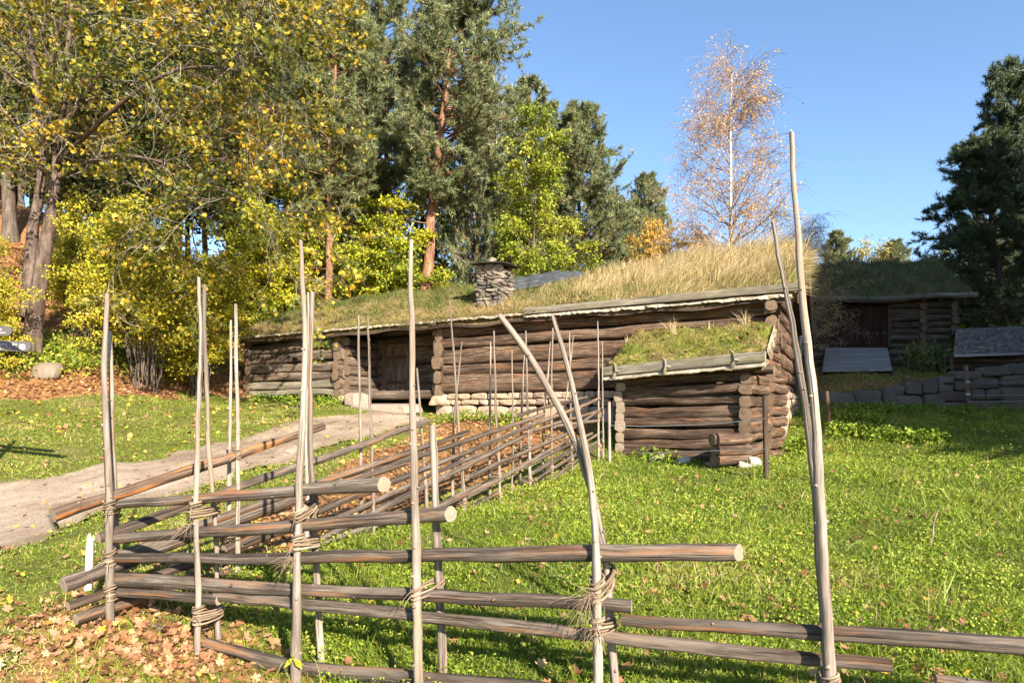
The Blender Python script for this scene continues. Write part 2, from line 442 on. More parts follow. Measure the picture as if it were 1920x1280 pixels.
mb=MB(); nc=26
t=np.linspace(0,1,nc); PX=plo[:,None]*(1-t[None,:,None])+phi[:,None]*t[None,:,None]
PZ=g(PX[...,0],PX[...,1])+.012-.02*(2*np.abs(t-.5))[None]**8
V=np.concatenate([PX,PZ[...,None]],-1).reshape(-1,3)
i=(np.arange(89)[:,None]*nc+np.arange(nc-1)[None]).ravel()
mb.add(V,np.stack([i,i+nc,i+nc+1,i+1],-1)[:,::-1],np.stack([np.broadcast_to(np.linspace(0,1,90)[:,None],(90,nc)).ravel(),np.broadcast_to(t,(90,nc)).ravel()],-1))
def path_mat():
    m,nt,out=newmat('gravel_path'); geo=nd(nt,'ShaderNodeNewGeometry').outputs['Position']
    sp=nd(nt,'ShaderNodeSeparateXYZ'); nt.links.new(uvn(nt),sp.inputs[0])
    n1=noise(nt,geo,.8,5,.6); n2=noise(nt,geo,30,6,.75); rt=noise(nt,mapping(nt,uvn(nt),(4,9,1)),1.,5,.65); n3=noise(nt,geo,110,3,.7)
    col=ramp(nt,n1,[(.35,(.34,.255,.18)),(.65,(.56,.45,.345))])
    col=mixc(nt,.6,col,ramp(nt,n2,[(.38,(.35,.31,.27)),(.52,(1,1,1))]),'MULTIPLY')
    col=mixc(nt,.75,col,ramp(nt,n3,[(.35,(.45,.42,.4)),(.6,(1,1,1))]),'MULTIPLY')
    col=mixc(nt,.6,col,ramp(nt,rt,[(.38,(.55,.50,.45)),(.56,(1,1,1))]),'MULTIPLY')
    e=mathn(nt,'ABSOLUTE',mathn(nt,'SUBTRACT',sp.outputs[1],.5))
    e=mathn(nt,'ADD',e,mathn(nt,'MULTIPLY',mathn(nt,'SUBTRACT',noise(nt,geo,3,5,.7),.5),.35))
    col=mixc(nt,ramp(nt,e,[(.40,(0,0,0)),(.52,(.85,.85,.85))]),col,(.2,.155,.08))
    surf(nt,out,col,.95,.15,mathn(nt,'ADD',n2,n3),.6,.02)
    return m
tag(mb.build('path',path_mat()),'pale gravel path curving up to the farmhouse door',None,kind='structure')

# ---------------------------------------------------------------- palette
M_log=wood('weathered_log',(.028,.019,.014),(.115,.083,.06),(.33,.265,.205),(.24,.11,.045),.35,bstr=.9)
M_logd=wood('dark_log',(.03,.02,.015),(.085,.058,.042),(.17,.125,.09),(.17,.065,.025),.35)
M_logr=wood('reddish_log',(.022,.013,.009),(.10,.06,.039),(.30,.215,.15),(.32,.125,.045),.45,bstr=.9)
M_end=endgrain('log_end',(.05,.033,.022),(.25,.17,.11))
M_endp=endgrain('pale_log_end',(.13,.095,.065),(.36,.28,.205))
M_rail=wood('fence_rail',(.03,.022,.017),(.105,.08,.062),(.27,.22,.178),(.32,.135,.045),.5,bstr=.8)
M_railw=wood('barked_rail',(.035,.022,.016),(.12,.075,.05),(.26,.18,.125),(.52,.19,.05),1.)
M_pole=wood('fence_pole',(.10,.075,.058),(.29,.235,.19),(.50,.425,.36),(.33,.2,.1),.35,gs=.8,crack=.5,bstr=.7)
M_withe=wood('withe',(.12,.08,.05),(.31,.225,.15),(.50,.39,.28),None)
M_grey=wood('grey_board',(.09,.075,.055),(.26,.225,.17),(.44,.385,.31),(.22,.15,.08),.3,moss=(.15,.145,.06))
M_barkstrip=bark('birch_bark',(.06,.042,.03),(.42,.35,.255),(.68,.60,.48),3,10,.6)
M_found=stonemat('granite',[(.36,(.38,.28,.21)),(.46,(.54,.41,.31)),(.54,(.58,.41,.25)),(.64,(.42,.34,.30))])
M_slate=stonemat('slate',[(.36,(.07,.065,.06)),(.46,(.2,.17,.14)),(.54,(.36,.29,.22)),(.64,(.14,.13,.125))],2.,moss=(.36,.31,.22))
M_wall=stonemat('wall_stone',[(.3,(.16,.13,.115)),(.5,(.22,.19,.165)),(.7,(.29,.24,.205))])
M_dark,nt,out=newmat('dark_gap'); surf(nt,out,(.012,.010,.008),1.,0.)  # near-black, painted shade for unlit gaps and hollows; also on the door handle
M_slab=stonemat('cap_slate',[(.3,(.06,.06,.055)),(.7,(.13,.125,.11))],1.)
M_pale=stonemat('pale_rock',[(.3,(.36,.31,.25)),(.7,(.54,.48,.41))],1.)
M_step=stonemat('step_stone',[(.3,(.36,.28,.205)),(.7,(.50,.40,.31))],1.)
# ---------------------------------------------------------------- the farmhouse
ZS=hz(850,737); ZE=4.45
u_a,u_b,u_c,u_d=upx(470),upx(638),upx(828),upx(1447)
u_end=upx(1497)
house=thing('log_farmhouse','long low log farmhouse with a grassy turf roof and a stone chimney','farmhouse',H(HL/2,0,float(g(*H(HL/2,0,0)[:2]))))
RW,RISE=2.9,1.5            # ridge distance and rise
def roofz(u,w):
    w=np.asarray(w,float); u=np.asarray(u,float)
    z=ZE+RISE*np.minimum(w,2*RW-w)/RW
    return z+.05*np.sin(u*1.1)*np.sin(w*1.3+1)+.03*np.sin(u*3.1+w*2)
def log_row(mb,ua,ub,w,z0,z1,n,pr=.16,th=.115,warm=None,two=None):
    hs=rng.uniform(.72,1.28,n); hs=hs/hs.sum()*(z1-z0); z=z0
    for h in hs:
        a=ua-pr*rng.uniform(.7,1.15); b=ub+pr*rng.uniform(.7,1.15)
        log(mb,H(a,w+rng.normal(0,.010),z+h/2),H(b,w+rng.normal(0,.010),z+h/2),1.,(th*rng.uniform(.92,1.08),h/2*.945),5.,20,.04,1,.018)
        z+=h
def log_col(mb,u,wa,wb,z0,z1,n,pr=.2,th=.115):
    hs=rng.uniform(.9,1.1,n); hs=hs/hs.sum()*(z1-z0); z=z0-hs[0]*.45
    for h in hs:
        log(mb,H(u,wa-pr*rng.uniform(.6,1.2),z+h/2),H(u,wb+pr*.8,z+h/2),1.,(th*rng.uniform(.9,1.25),h/2*.96),3.6,14,.06,1,.004)
        z+=h
# left room
mb=MB(); log_row(mb,u_a,u_b,0,2.83,ZE-.04,5); w1=mb.build('front_wall',[M_log,M_end],house)
tag(w1,'grey log wall left of the porch')
mb=MB(); log_row(mb,u_a,u_b,0,2.30,2.83,2,.16,.135); tag(mb.build('base_log',[M_grey,M_end],house),'two pale weathered bottom logs left of the porch')
for args in ((u_a,0,5.8,2.30,ZE,7),(u_b,0,1.65,2.30,ZE,7,.24),(u_b+.27,.12,1.65,2.42,ZE-.1,6,.12)):
    mb=MB(); log_col(mb,*args); mb.build('cross_wall',[M_log,M_end],house)
# right room
mb=MB(); log_row(mb,u_c,u_d,0,ZS,ZE-.06,5,.2,.15); w2=mb.build('front_wall',[M_logr,M_end],house)
tag(w2,'reddish brown log wall right of the porch')
mb=MB(); log_col(mb,u_c,0,1.6,ZS,ZE,5,.26,.14); mb.build('cross_wall',[M_logr,M_end],house)
for uu in (u_a,u_d):
    mb=MB()
    if uu==u_d: log_col(mb,u_d,0,5.8,ZS,ZE,6,.34,.14)
    for k in range(4):
        zz=ZE+.05+k*.33; ww=RW-(RISE-.1-k*.33)/RISE*RW
        log(mb,H(uu,ww,zz+.1),H(uu,2*RW-ww,zz+.1),1.,(.12,.165),3.,10,.04,1)
    mb.build('gable_wall',[M_logr,M_end],house)
mb=MB(); log_row(mb,u_a,u_d,5.8,ZS,ZE,7); mb.build('rear_wall',[M_log,M_end],house)
for ua,ub,za in ((u_a,u_b,2.34),(u_c,u_d,ZS+.03)):
    mb=MB(); box(mb,H((ua+ub)/2,.01,(za+ZE-.1)/2),np.array([*HU,0])*(ub-ua)/2,np.array([*HW,0])*.045,[0,0,(ZE-.1-za)/2]); mb.build('dark_wall_backing',M_dark,house,smooth=False)  # near-black backing added to darken the log gaps and stop sun leaking through
# porch: recessed wall, sill beam, floor, ceiling
mb=MB(); log_row(mb,u_b,u_c,1.6,ZS+.05,ZE+.6,8,.02,.1)
mb.build('porch_wall',[M_log,M_end],house)
mb=MB(); log(mb,H(u_b-.1,.05,ZS-.02),H(u_c+.05,.05,ZS-.02),1.,(.12,.13),3.,12,.04,1)
mb.build('sill_beam',[M_log,M_end],house)
mb=MB(); box(mb,H((u_b+u_c)/2,.83,ZS+.04),[HU[0]*(u_c-u_b)/2,HU[1]*(u_c-u_b)/2,0],[HW[0]*.77,HW[1]*.77,0],[0,0,.03])
mb.build('porch_floor',M_logd,house,smooth=False)
# door in the porch wall
du=upx(745,1.48)
mb=MB()
for k in range(4):
    c=H(du-.33+k*.22,1.47,ZS+.07+.82); box(mb,c,[HU[0]*.107,HU[1]*.107,0],[HW[0]*.02,HW[1]*.02,0],[0,0,.80])
door=mb.build('door',M_log,house,smooth=False)
for zz in (.4,1.25):
    mb=MB(); box(mb,H(du,1.445,ZS+.07+zz),[HU[0]*.42,HU[1]*.42,0],[HW[0]*.008,HW[1]*.008,0],[0,0,.05])
    mb.build('ledge_board',M_logd,door,smooth=False)
mb=MB(); tube(mb,np.array([H(du+.33,1.44,ZS+.85),H(du+.33,1.38,ZS+.87),H(du+.33,1.38,ZS+1.0),H(du+.33,1.44,ZS+1.02)]),.012,6)
mb.build('handle',M_dark,door)
for s in (-1,1):
    mb=MB(); box(mb,H(du+s*.52,1.46,ZS+.93),[HU[0]*.075,HU[1]*.075,0],[HW[0]*.05,HW[1]*.05,0],[0,0,.9]); mb.build('door_jamb',M_log,house,smooth=False)
mb=MB(); box(mb,H(du,1.46,ZS+1.86),[HU[0]*.6,HU[1]*.6,0],[HW[0]*.055,HW[1]*.055,0],[0,0,.07])
mb.build('door_lintel',M_log,house,smooth=False)
# small wind hole in the left wall, its unlit depth painted as a near-black plate
mb=MB(); c=H(upx(558),-.112,3.52); box(mb,c,[HU[0]*.13,HU[1]*.13,0],[HW[0]*.012,HW[1]*.012,0],[0,0,.1])
mb.build('dark_opening_plate',M_dark,house,smooth=False)
# ---- masonry helper: courses of stones along the front of a line
def masonry(mb,pt,u0,u1,zb,zt,courses,depth=.18,wmin=.25,wmax=.6,rough=.09,ux=None,uw=None,gap=.012):
    cs=np.array(courses,float); cs=cs/cs.sum(); acc=0
    for ci,c in enumerate(cs):
        u=u0-rng.uniform(0,.1)
        while u<u1:
            w=rng.uniform(wmin,wmax)*(.6+c*len(cs)*.5); w=min(w,u1-u+.08)
            if w<.06: break
            um=u+w/2; b=zb(um); t=zt(um); hh=(t-b)*c
            if hh>.03:
                z=b+(t-b)*acc+hh/2; p=pt(um)
                stone(mb,[p[0]-uw[0]*rng.uniform(0,.03),p[1]-uw[1]*rng.uniform(0,.03),z],np.array([*ux,0])*(w/2-gap),np.array([*uw,0])*depth,[0,0,hh/2-gap*.6],rough,7.)
            u+=w
        acc+=c
gz=lambda u:float(g(*H(u,-.1,0)[:2]))-.12
mb=MB(); masonry(mb,lambda u:H(u,.06,0),u_c-.1,u_d+.12,gz,lambda u:ZS-.01,[1.5,.55,.6],.17,.3,.75,.07,HU,HW)
mb.build('foundation',M_found,house,smooth=False); mb=MB()
# side return of the right room into the porch
masonry(mb,lambda w:H(u_c-.02,w,0),.1,1.35,lambda w:gz(u_c),lambda w:ZS-.01,[1.6,.7],.16,.4,.7,.07,HW,-HU)
mb.build('foundation',M_found,house,smooth=False)
# corner stones under the left room and the right end
for u in (u_a+.05,u_b):
    mb=MB(); stone(mb,H(u,0,2.16),[HU[0]*.24,HU[1]*.24,0],[HW[0]*.2,HW[1]*.2,0],[0,0,.14],.1); mb.build('corner_stone',M_found,house,smooth=False)
mb=MB(); stone(mb,H(u_c-.02,-.08,ZS-.22),[HU[0]*.22,HU[1]*.22,0],[HW[0]*.25,HW[1]*.25,0],[0,0,.15],.12)
mb.build('corner_stone',M_found,house,smooth=False); mb=MB()
masonry(mb,lambda w:H(u_d+.02,w,0),-.05,5.8,lambda w:float(g(*H(u_d,w,0)[:2]))-.15,lambda w:ZS-.01,[1.5,1,.8],.17,.4,.8,.07,HW,-HU)
fo=mb.build('foundation',M_found,house,smooth=False)
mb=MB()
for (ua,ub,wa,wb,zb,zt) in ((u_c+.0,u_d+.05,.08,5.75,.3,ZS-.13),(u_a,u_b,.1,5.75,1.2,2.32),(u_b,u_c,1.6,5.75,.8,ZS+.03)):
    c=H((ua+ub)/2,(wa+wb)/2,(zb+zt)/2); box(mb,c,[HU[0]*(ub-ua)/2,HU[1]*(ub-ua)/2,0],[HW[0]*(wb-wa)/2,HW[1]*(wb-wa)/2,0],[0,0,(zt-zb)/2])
mb.build('dark_underfloor_block',M_dark,house,smooth=False)  # solid near-black blocks, the shade under the floors painted in
# ---- roof: turf slab, eave log, birch bark
ur0,ur1=u_a-.35,u_end
nu,nw=170,46
uu=np.linspace(ur0,ur1,nu); ww=np.linspace(-.42,2*RW+.42,nw); U,Wg=np.meshgrid(uu,ww,indexing='ij')
top=roofz(U,Wg)+.20+.035*np.sin(U*5.3+Wg*3)+rng.normal(0,.012,U.shape)
edge=np.clip(np.minimum(Wg+.42,2*RW+.42-Wg)/.3,0,1)**.5; edge2=np.clip(np.minimum(U-ur0,ur1-U)/.25,0,1)**.5
top=roofz(U,Wg)+.02+(top-roofz(U,Wg)-.02)*edge*(.35+.65*edge2)
bot=roofz(U,Wg)-.06
def grid_xyz(U,Wg,Z): 
    xy=PL+U[...,None]*HU+Wg[...,None]*HW; return np.concatenate([xy,Z[...,None]],-1).reshape(-1,3)
mb=MB(); ii=(np.arange(nu-1)[:,None]*nw+np.arange(nw-1)[None]).ravel(); Q=np.stack([ii,ii+nw,ii+nw+1,ii+1],-1)
uvr=np.stack([U.ravel(),Wg.ravel()],-1)
mb.add(grid_xyz(U,Wg,top),Q,uvr); mb.add(grid_xyz(U,Wg,bot),Q[:,::-1],uvr,1)
# rim
def rim(mb,idx,top3,bot3,uv):
    a=top3[idx]; b=bot3[idx]; n=len(idx); V=np.concatenate([a,b]); k=np.arange(n-1)
    mb.add(V,np.stack([k,k+1,k+1+n,k+n],-1),np.concatenate([uv[idx],uv[idx]+[0,.2]]),1)
T3=grid_xyz(U,Wg,top); B3=grid_xyz(U,Wg,bot)
for idx in (np.arange(nu)*nw,(np.arange(nu)*nw+nw-1)[::-1],np.arange(nw)[::-1],(nu-1)*nw+np.arange(nw)): rim(mb,idx,T3,B3,uvr)
def turf_mat(name,a,b,c,d):
    m,nt,out=newmat(name); geo=nd(nt,'ShaderNodeNewGeometry').outputs['Position']
    n1=noise(nt,geo,1.1,4,.6); n2=noise(nt,geo,16,6,.7)
    col=mixc(nt,ramp(nt,n1,[(.4,(0,0,0)),(.6,(1,1,1))]),ramp(nt,n2,[(.3,a),(.7,b)]),ramp(nt,n2,[(.3,c),(.7,d)]))
    surf(nt,out,col,.95,.1,n2,.9,.05); return m
M_turf=turf_mat('roof_turf',(.07,.07,.02),(.18,.17,.05),(.15,.09,.04),(.34,.24,.12))
roof=mb.build('turf_roof',[M_turf,M_logd],house)
# grass on the roof
M_straw=leafmat('roof_grass',[(0,(.10,.13,.025)),(.25,(.22,.21,.06)),(.5,(.42,.31,.13)),(.75,(.56,.43,.22)),(1,(.66,.54,.33))],.3)
M_rgreen=leafmat('roof_short_grass',[(0,(.07,.11,.02)),(.4,(.16,.19,.04)),(.7,(.30,.24,.09)),(1,(.48,.34,.17))],.3)
us=upx(1000)
mb=MB(); n=34000
def roofpts(n,ua,ub,wa,wb):
    u=rng.uniform(ua,ub,n); w=rng.uniform(wa,wb,n); z=roofz(u,w)+.17
    return u,w,np.concatenate([PL+u[:,None]*HU+w[:,None]*HW,z[:,None]],1)
CHU,CHW=(upx(892,.45),upx(938,.45)),(.40,1.4)
TU=(upx(955,2.),upx(1090,2.3))
def clear(u,w): 
    return ~(((u>CHU[0]-.05)&(u<CHU[1]+.1)&(w>CHW[0]-.1)&(w<CHW[1]+.1))|((u>TU[0])&(u<TU[1])&(w>1.5)&(w<3.2)&(w>1.5+.35*(u-TU[0])/(TU[1]-TU[0]))))
# long pale grass on the right
u,w,P=roofpts(30000,us-1.2,ur1-.02,-.2,3.6); cl=np.sin(u*2.3+np.sin(w*3)*1.2)*np.cos(w*2.7+u)
k=clear(u,w)&(rng.uniform(0,1,len(u))<.55+.4*cl)&(u>us-1.2+1.2*rng.uniform(0,1,len(u))); u,w,P,cl=u[k],w[k],P[k],cl[k]
Hh=(.24+.34*np.clip((u-us)/4,0,1))*rng.uniform(.6,1.35,len(u))*(.5+.5*np.clip((w+.3)/1.2,0,1))
D=unit(np.array([.35*HU[0],.35*HU[1],1.])+rng.normal(0,.28,(len(u),3))+np.array([HU[0],HU[1],0])*(cl*.35)[:,None])
blades(mb,P,Hh,rng.uniform(.007,.014,len(u)),D,np.clip(.68+.2*cl+rng.normal(0,.2,len(u))-.25*(w<.6),0,1),0,.5)
# shorter green and brown grass on the left
u,w,P=roofpts(42000,ur0+.03,us+.8,-.36,3.5); k=clear(u,w); u,w,P=u[k],w[k],P[k]
cl=np.sin(u*1.3+1)*np.cos(w*1.7+u*.6)
Hh=rng.uniform(.07,.2,len(u))*(1+.5*(cl>.3)+.5*(u>us-2.5)); D=unit(np.array([-HW[0]*.2,-HW[1]*.2,1.])+rng.normal(0,.4,(len(u),3)))
blades(mb,P-[0,0,.02],Hh,rng.uniform(.008,.016,len(u)),D,np.clip(.42+.28*cl+rng.normal(0,.22,len(u))+.28*(w<.5)-.25*(w>1.8),0,1),1,.5)
# tufts hanging over the eave
n=7000; u=rng.uniform(ur0,us+1,n); 
den=.35+.65*((u>upx(770))&(u<upx(870)))+.4*(u<upx(560)); k=rng.uniform(0,1,n)<den; u=u[k]; n=len(u)
w=rng.uniform(-.44,-.3,n); P=np.concatenate([PL+u[:,None]*HU+w[:,None]*HW,(ZE-.2+rng.uniform(.14,.32,n))[:,None]],1)
D=unit(np.array([-HW[0],-HW[1],-.15])+rng.normal(0,.45,(n,3)))
blades(mb,P,rng.uniform(.08,.24,n),rng.uniform(.006,.013,n),D,np.clip(rng.normal(.7,.2,n),0,1),1,.6)
# grass over the right gable edge
n=1500; w=rng.uniform(-.3,3,n); P=np.concatenate([PL+(ur1-.05)*HU+w[:,None]*HW,(roofz(ur1,w)+.08)[:,None]],1)
blades(mb,P,rng.uniform(.1,.35,n),.009,unit(np.array([HU[0],HU[1],.5])+rng.normal(0,.4,(n,3))),np.clip(rng.normal(.6,.2,n),0,1),0,.6)
# fallen leaves caught in the turf
u,w,P=roofpts(1500,ur0,us+2,-.2,2.8); k=clear(u,w); 
mb2=MB(); leaves(mb2,P[k]+[0,0,.06],rng.uniform(.05,.1,k.sum()),2.,shape='maple')
M_fall=leafmat('fallen_leaf',[(0,(.12,.05,.025)),(.3,(.24,.105,.05)),(.55,(.37,.18,.085)),(.8,(.46,.27,.155)),(.93,(.52,.35,.12)),(1,(.66,.42,.035))],.2)
tag(mb.build('roof_grass',[M_straw,M_rgreen],roof),kind='stuff')
tag(mb2.build('fallen_leaves',M_fall,roof),kind='stuff')
# eave log, bark fringe, barge boards
mb=MB(); a=H(upx(985,-.4),-.46,ZE-.0); b=H(ur1+.12,-.46,ZE+.03); box(mb,(a+b)/2,(b-a)/2,np.array([*HW,0])*.06,[0,0,.085])
mb.build('eave_beam',[M_grey,M_end],house,smooth=False)
mb=MB(); n=260; ub=np.linspace(ur0-.05,ur1-.1,n)
lo_=ZE-.085-.012*np.abs(smooth_noise(n,3))-.03*rng.uniform(0,1,n)*(rng.uniform(0,1,n)<.5)
for s,(wz,zz0) in enumerate(((-.50,.0),(-.38,.03))):
    pass
dn=.075*(ub>upx(985,-.4)); lo_=lo_-dn*1.1
a=np.concatenate([PL+ub[:,None]*HU-.47*HW,(ZE-.035-dn+.012*smooth_noise(n,5))[:,None]],1); b=np.concatenate([PL+ub[:,None]*HU-(.50+.02*rng.normal(0,1,n))[:,None]*HW,lo_[:,None]],1)
b2=b+np.array([HW[0]*.03,HW[1]*.03,.01]); c2=a+np.array([HW[0]*.5,HW[1]*.5,.06])
V=np.concatenate([a,b,b2,c2]); k=np.arange(n-1); Fq=np.concatenate([np.stack([k+j*n,k+(j+1)*n,k+1+(j+1)*n,k+1+j*n],-1) for j in range(3)])
mb.add(V,Fq,np.stack([np.tile(ub,4),np.repeat([0,.1,.13,.4],n)],-1))
mb.build('birch_bark_fringe',M_barkstrip,house,smooth=False)
mb=MB()
for uo in (ur1+.03,ur0-.03):
    for wa,wb in ((-.5,RW+.02),(2*RW+.5,RW-.02)):
        mb=MB(); log(mb,H(uo,wa,float(ZE+RISE*(-.5)/RW)+.02),H(uo,wb,ZE+RISE+.06),1.,(.03,.10),5.,8,.03,1); mb.build('barge_board',[M_grey,M_end],house)
# support log ends under the eave at the right corner
for k,(uo,zz) in enumerate(((u_d,ZE-.06),(u_d+.02,ZE-.33),(u_c,ZE-.08))):
    mb=MB(); log(mb,H(uo,-.46,zz),H(uo,.3,zz+.02),1.,(.13,.12),2.6,10,.05,1); mb.build('purlin_end',[M_logr,M_end],house)
# chimney
ch_u=(CHU[0]+CHU[1])/2; cw=(CHU[1]-CHU[0])/2*.92; zc0=float(roofz(ch_u,.4))+.0; 
D0=H(ch_u,.4,0)[1]; zc1=EYE+(780-507)/F*D0
mb=MB(); z=zc0-.05
while z<zc1:
    h=rng.uniform(.06,.19); z2=min(z+h,zc1+.04)
    f=1+.12*(1-(z-zc0)/(zc1-zc0))
    for side in range(4):
        ax=(HU,HW)[side%2]; ay=(HW,HU)[side%2]; sg=(-1,1)[side//2]
        half=cw*f if side%2==0 else .42*f; off=(.42*f if side%2==0 else cw*f)
        s=-half+rng.uniform(-.03,.0)
        while s<half-.02:
            wd=min(rng.uniform(.10,.42),half-s+.04)
            cc=np.array([ch_u,.9]); 
            du_,dw_=(s+wd/2,sg*(off-.12)) if side%2==0 else (sg*(off-.12),s+wd/2)
            jj=rng.uniform(-.03,.03)
            stone(mb,H(ch_u+du_+(jj if side%2 else 0),.9+dw_+(0 if side%2 else jj),(z+z2)/2),np.array([*ax,rng.normal(0,.05)])*wd/2*.97,np.array([*ay,0])*.14,[rng.normal(0,.012),rng.normal(0,.012),(z2-z)/2*rng.uniform(.75,.98)],.17,6.)
            s+=wd
    z=z2
chim=mb.build('chimney',M_slate,house,smooth=False)
for (a,b) in ((-.85,-.8),(.85,-.8),(-.8,.8),(.8,.8),(.02,-.86)): mb=MB(); stone(mb,H(ch_u+a*cw*.85,.9+b*.36,zc1+.10),np.array([*HU,0])*.13,np.array([*HW,0])*.13,[rng.normal(0,.03),0,.12],.14); mb.build('corner_stone',M_slate,chim,smooth=False)
mb=MB(); stone(mb,H(ch_u+.04,.88,zc1+.235),np.array([*HU,-.08])*(cw+.2),np.array([*HW,.03])*.56,[0,0,.025],.05,9.)
mb.build('cap_slab',M_slab,chim,smooth=False)
mb=MB(); stone(mb,H(ch_u-.06,.75,zc1+.33),np.array([*HU,0])*.17,np.array([*HW,0])*.15,[0.02,0,.1],.14,3.)
mb.build('cap_stone',M_slate,chim,smooth=False)
mb=MB(); box(mb,H(ch_u,.9,zc1-.3),np.array([*HU,0])*(cw-.17),np.array([*HW,0])*.24,[0,0,.32]); mb.build('flue',M_dark,chim,smooth=False)
# sheeting on the roof beside the chimney
mb=MB(); n1,n2=30,14; uu=np.linspace(TU[0]-.05,TU[1],n1); tt=np.linspace(0,1,n2); U2,Tt=np.meshgrid(uu,tt,indexing='ij')
lo2=1.5+.4*(U2-TU[0])/(TU[1]-TU[0]); W2=lo2+(3.0-lo2)*Tt
Z2=roofz(U2,W2)+.27+.02*np.sin(U2*9+W2*4)+.015*np.sin(U2*17-W2*11)
V=grid_xyz(U2,W2,Z2); ii=(np.arange(n1-1)[:,None]*n2+np.arange(n2-1)[None]).ravel()
Qs=np.stack([ii,ii+n2,ii+n2+1,ii+1],-1)
mb.add(V,Qs,np.stack([U2.ravel(),W2.ravel()],-1)); mb.add(V-[0,0,.01],Qs[:,::-1],np.stack([U2.ravel(),W2.ravel()],-1))
m,nt,out=newmat('dark_sheeting'); nz=noise(nt,uvn(nt),4,4); surf(nt,out,ramp(nt,nz,[(.35,(.04,.042,.048)),(.7,(.11,.112,.12))]),.42,.5,nz,.4,.03)
tag(mb.build('roof_sheeting',m),'dark grey plastic sheeting laid on the turf roof right of the stone chimney','sheeting')
# stone step at the porch
mb=MB(); c=H(upx(725,-.45),-.45,0); zz=float(g(c[0],c[1]))
stone(mb,[c[0],c[1],zz+.06],np.array([*HU,0])*1.15,np.array([*HW,0])*.34,[0,0,.2],.10,5.)
tag(mb.build('stone_step',M_step,smooth=False),'broad pale stone step below the porch of the farmhouse','step')
mb=MB(); c=H(upx(668,-.3),-.3,0); zz=float(g(c[0],c[1]))
stone(mb,[c[0],c[1],zz+.12],np.array([*HU,0])*.42,np.array([*HW,0])*.34,[0,0,.24],.10,4.)
tag(mb.build('boulder',M_step,smooth=False),'pale boulder at the left foot of the farmhouse porch, beside the step','boulder',group='stones at the farmhouse')

# ---------------------------------------------------------------- the shed in front
shed=thing('log_shed','small log shed with a mossy lean-to turf roof built against the farmhouse','shed',[*SA,float(g(*SA))])
A3=np.array([*SA,0]); B3_=np.array([*SB,0]); zA0,zA1=EYE-(858-780)/F*SA[1],EYE-(708-780)/F*SA[1]; zB0,zB1=EYE-(866-780)/F*SB[1],EYE-(694-780)/F*SB[1]
du3=unit(B3_-A3); 
def srow(mb,p0,p1,za,zb,n,prA,prB,th=.1,off=0.,mats=(0,1)):
    d=unit(p1-p0); hs=rng.uniform(.85,1.15,n); hs/=hs.sum(); acc=0
    ha=za[1]-za[0]; hb=zb[1]-zb[0]
    for h in hs:
        m_=acc+h/2-off*h; a=p0-d*prA*rng.uniform(.7,1.2); b=p1+d*prB*rng.uniform(.75,1.15)
        a[2]=za[0]+ha*m_; b[2]=zb[0]+hb*m_
        log(mb,a,b,1.,(th*rng.uniform(.9,1.15),h*(ha+hb)/4*.97),4.,16,.06,1,.018); acc+=h
mb=MB(); srow(mb,A3.copy(),B3_.copy(),(zA0,zA1),(zB0,zB1),8,.02,.02); mb.build('front_wall',[M_logr,M_end],shed)
C3=np.array([*SC,0]); D3=np.array([*SD,0]); gD=EYE-.9
mb=MB(); srow(mb,A3.copy(),D3.copy(),(zA0,zA1),(zA0+.3,zA1+.3),8,.17,0,.1,.5); mb.build('side_wall',[M_log,M_endp],shed)
mb=MB(); srow(mb,B3_.copy(),C3.copy(),(zB0,zB1+.02),(zB0,zB1+.02),8,.18,0,.11,.5)
C4=B3_+(C3-B3_)*.55; srow(mb,C4.copy()+[.05,-.05,0],C3.copy()+[.1,-.05,0],(zB0-.03,zB1+.1),(zB0-.03,zB1+.1),8,.0,.05,.12,.2)
for k in range(4):
    a=B3_+(C3-B3_)*(.1+.22*k); b=C3.copy(); a[2]=b[2]=zB1+.06+.19*k; log(mb,a,b,1.,(.1,.1),2.6,10,.05,1)
mb.build('side_wall',[M_logr,M_end],shed)
# low stub wall before the right corner
mb=MB(); p0=W(1336,800,12.0); p1=W(1404,800,12.45)
for k,(z0,h) in enumerate(((EYE-.83,.19),(EYE-.645,.19),(EYE-.44,.23))):
    a=p0.copy(); b=p1.copy(); a[2]=b[2]=z0+.0; a+=unit(p1-p0)*rng.uniform(-.03,.05)
    log(mb,a,b,1.,(.09,h/2),2.6,12,.05,1,.005)
mb.build('stub_wall',[M_logr,M_end],shed)
E0=W(1140,696,14.05); E1=W(1436,668,12.15); H0=H(upx(1190),-.14,EYE+(780-634)/F*H(upx(1190),0,0)[1]); H1=H(upx(1452),-.14,EYE+(780-618)/F*H(upx(1452),0,0)[1])
nu,nw=60,26; s_=np.linspace(0,1,nu); t_=np.linspace(0,1,nw); S2,T2=np.meshgrid(s_,t_,indexing='ij')
base=((1-S2)*(1-T2))[...,None]*E0+(S2*(1-T2))[...,None]*E1+((1-S2)*T2)[...,None]*H0+(S2*T2)[...,None]*H1
ed=np.clip(np.minimum(np.minimum(S2,1-S2)*3.,T2*2.+.05)/.2,0,1)**.5
bump=.05*np.sin(S2*17+T2*5)*np.sin(T2*9+1)+.03*np.sin(S2*37+T2*13)+.02*rng.normal(0,1,S2.shape)
topz=base+np.array([0,0,1.])*(.03+(.11+bump)*ed)[...,None]
mb=MB(); ii=(np.arange(nu-1)[:,None]*nw+np.arange(nw-1)[None]).ravel(); Q=np.stack([ii,ii+nw,ii+nw+1,ii+1],-1)
uv_=np.stack([S2.ravel()*3,T2.ravel()*2],-1); T3=topz.reshape(-1,3); B3b=(base-[0,0,.05]).reshape(-1,3)
mb.add(T3,Q,uv_); mb.add(B3b,Q[:,::-1],uv_,1)
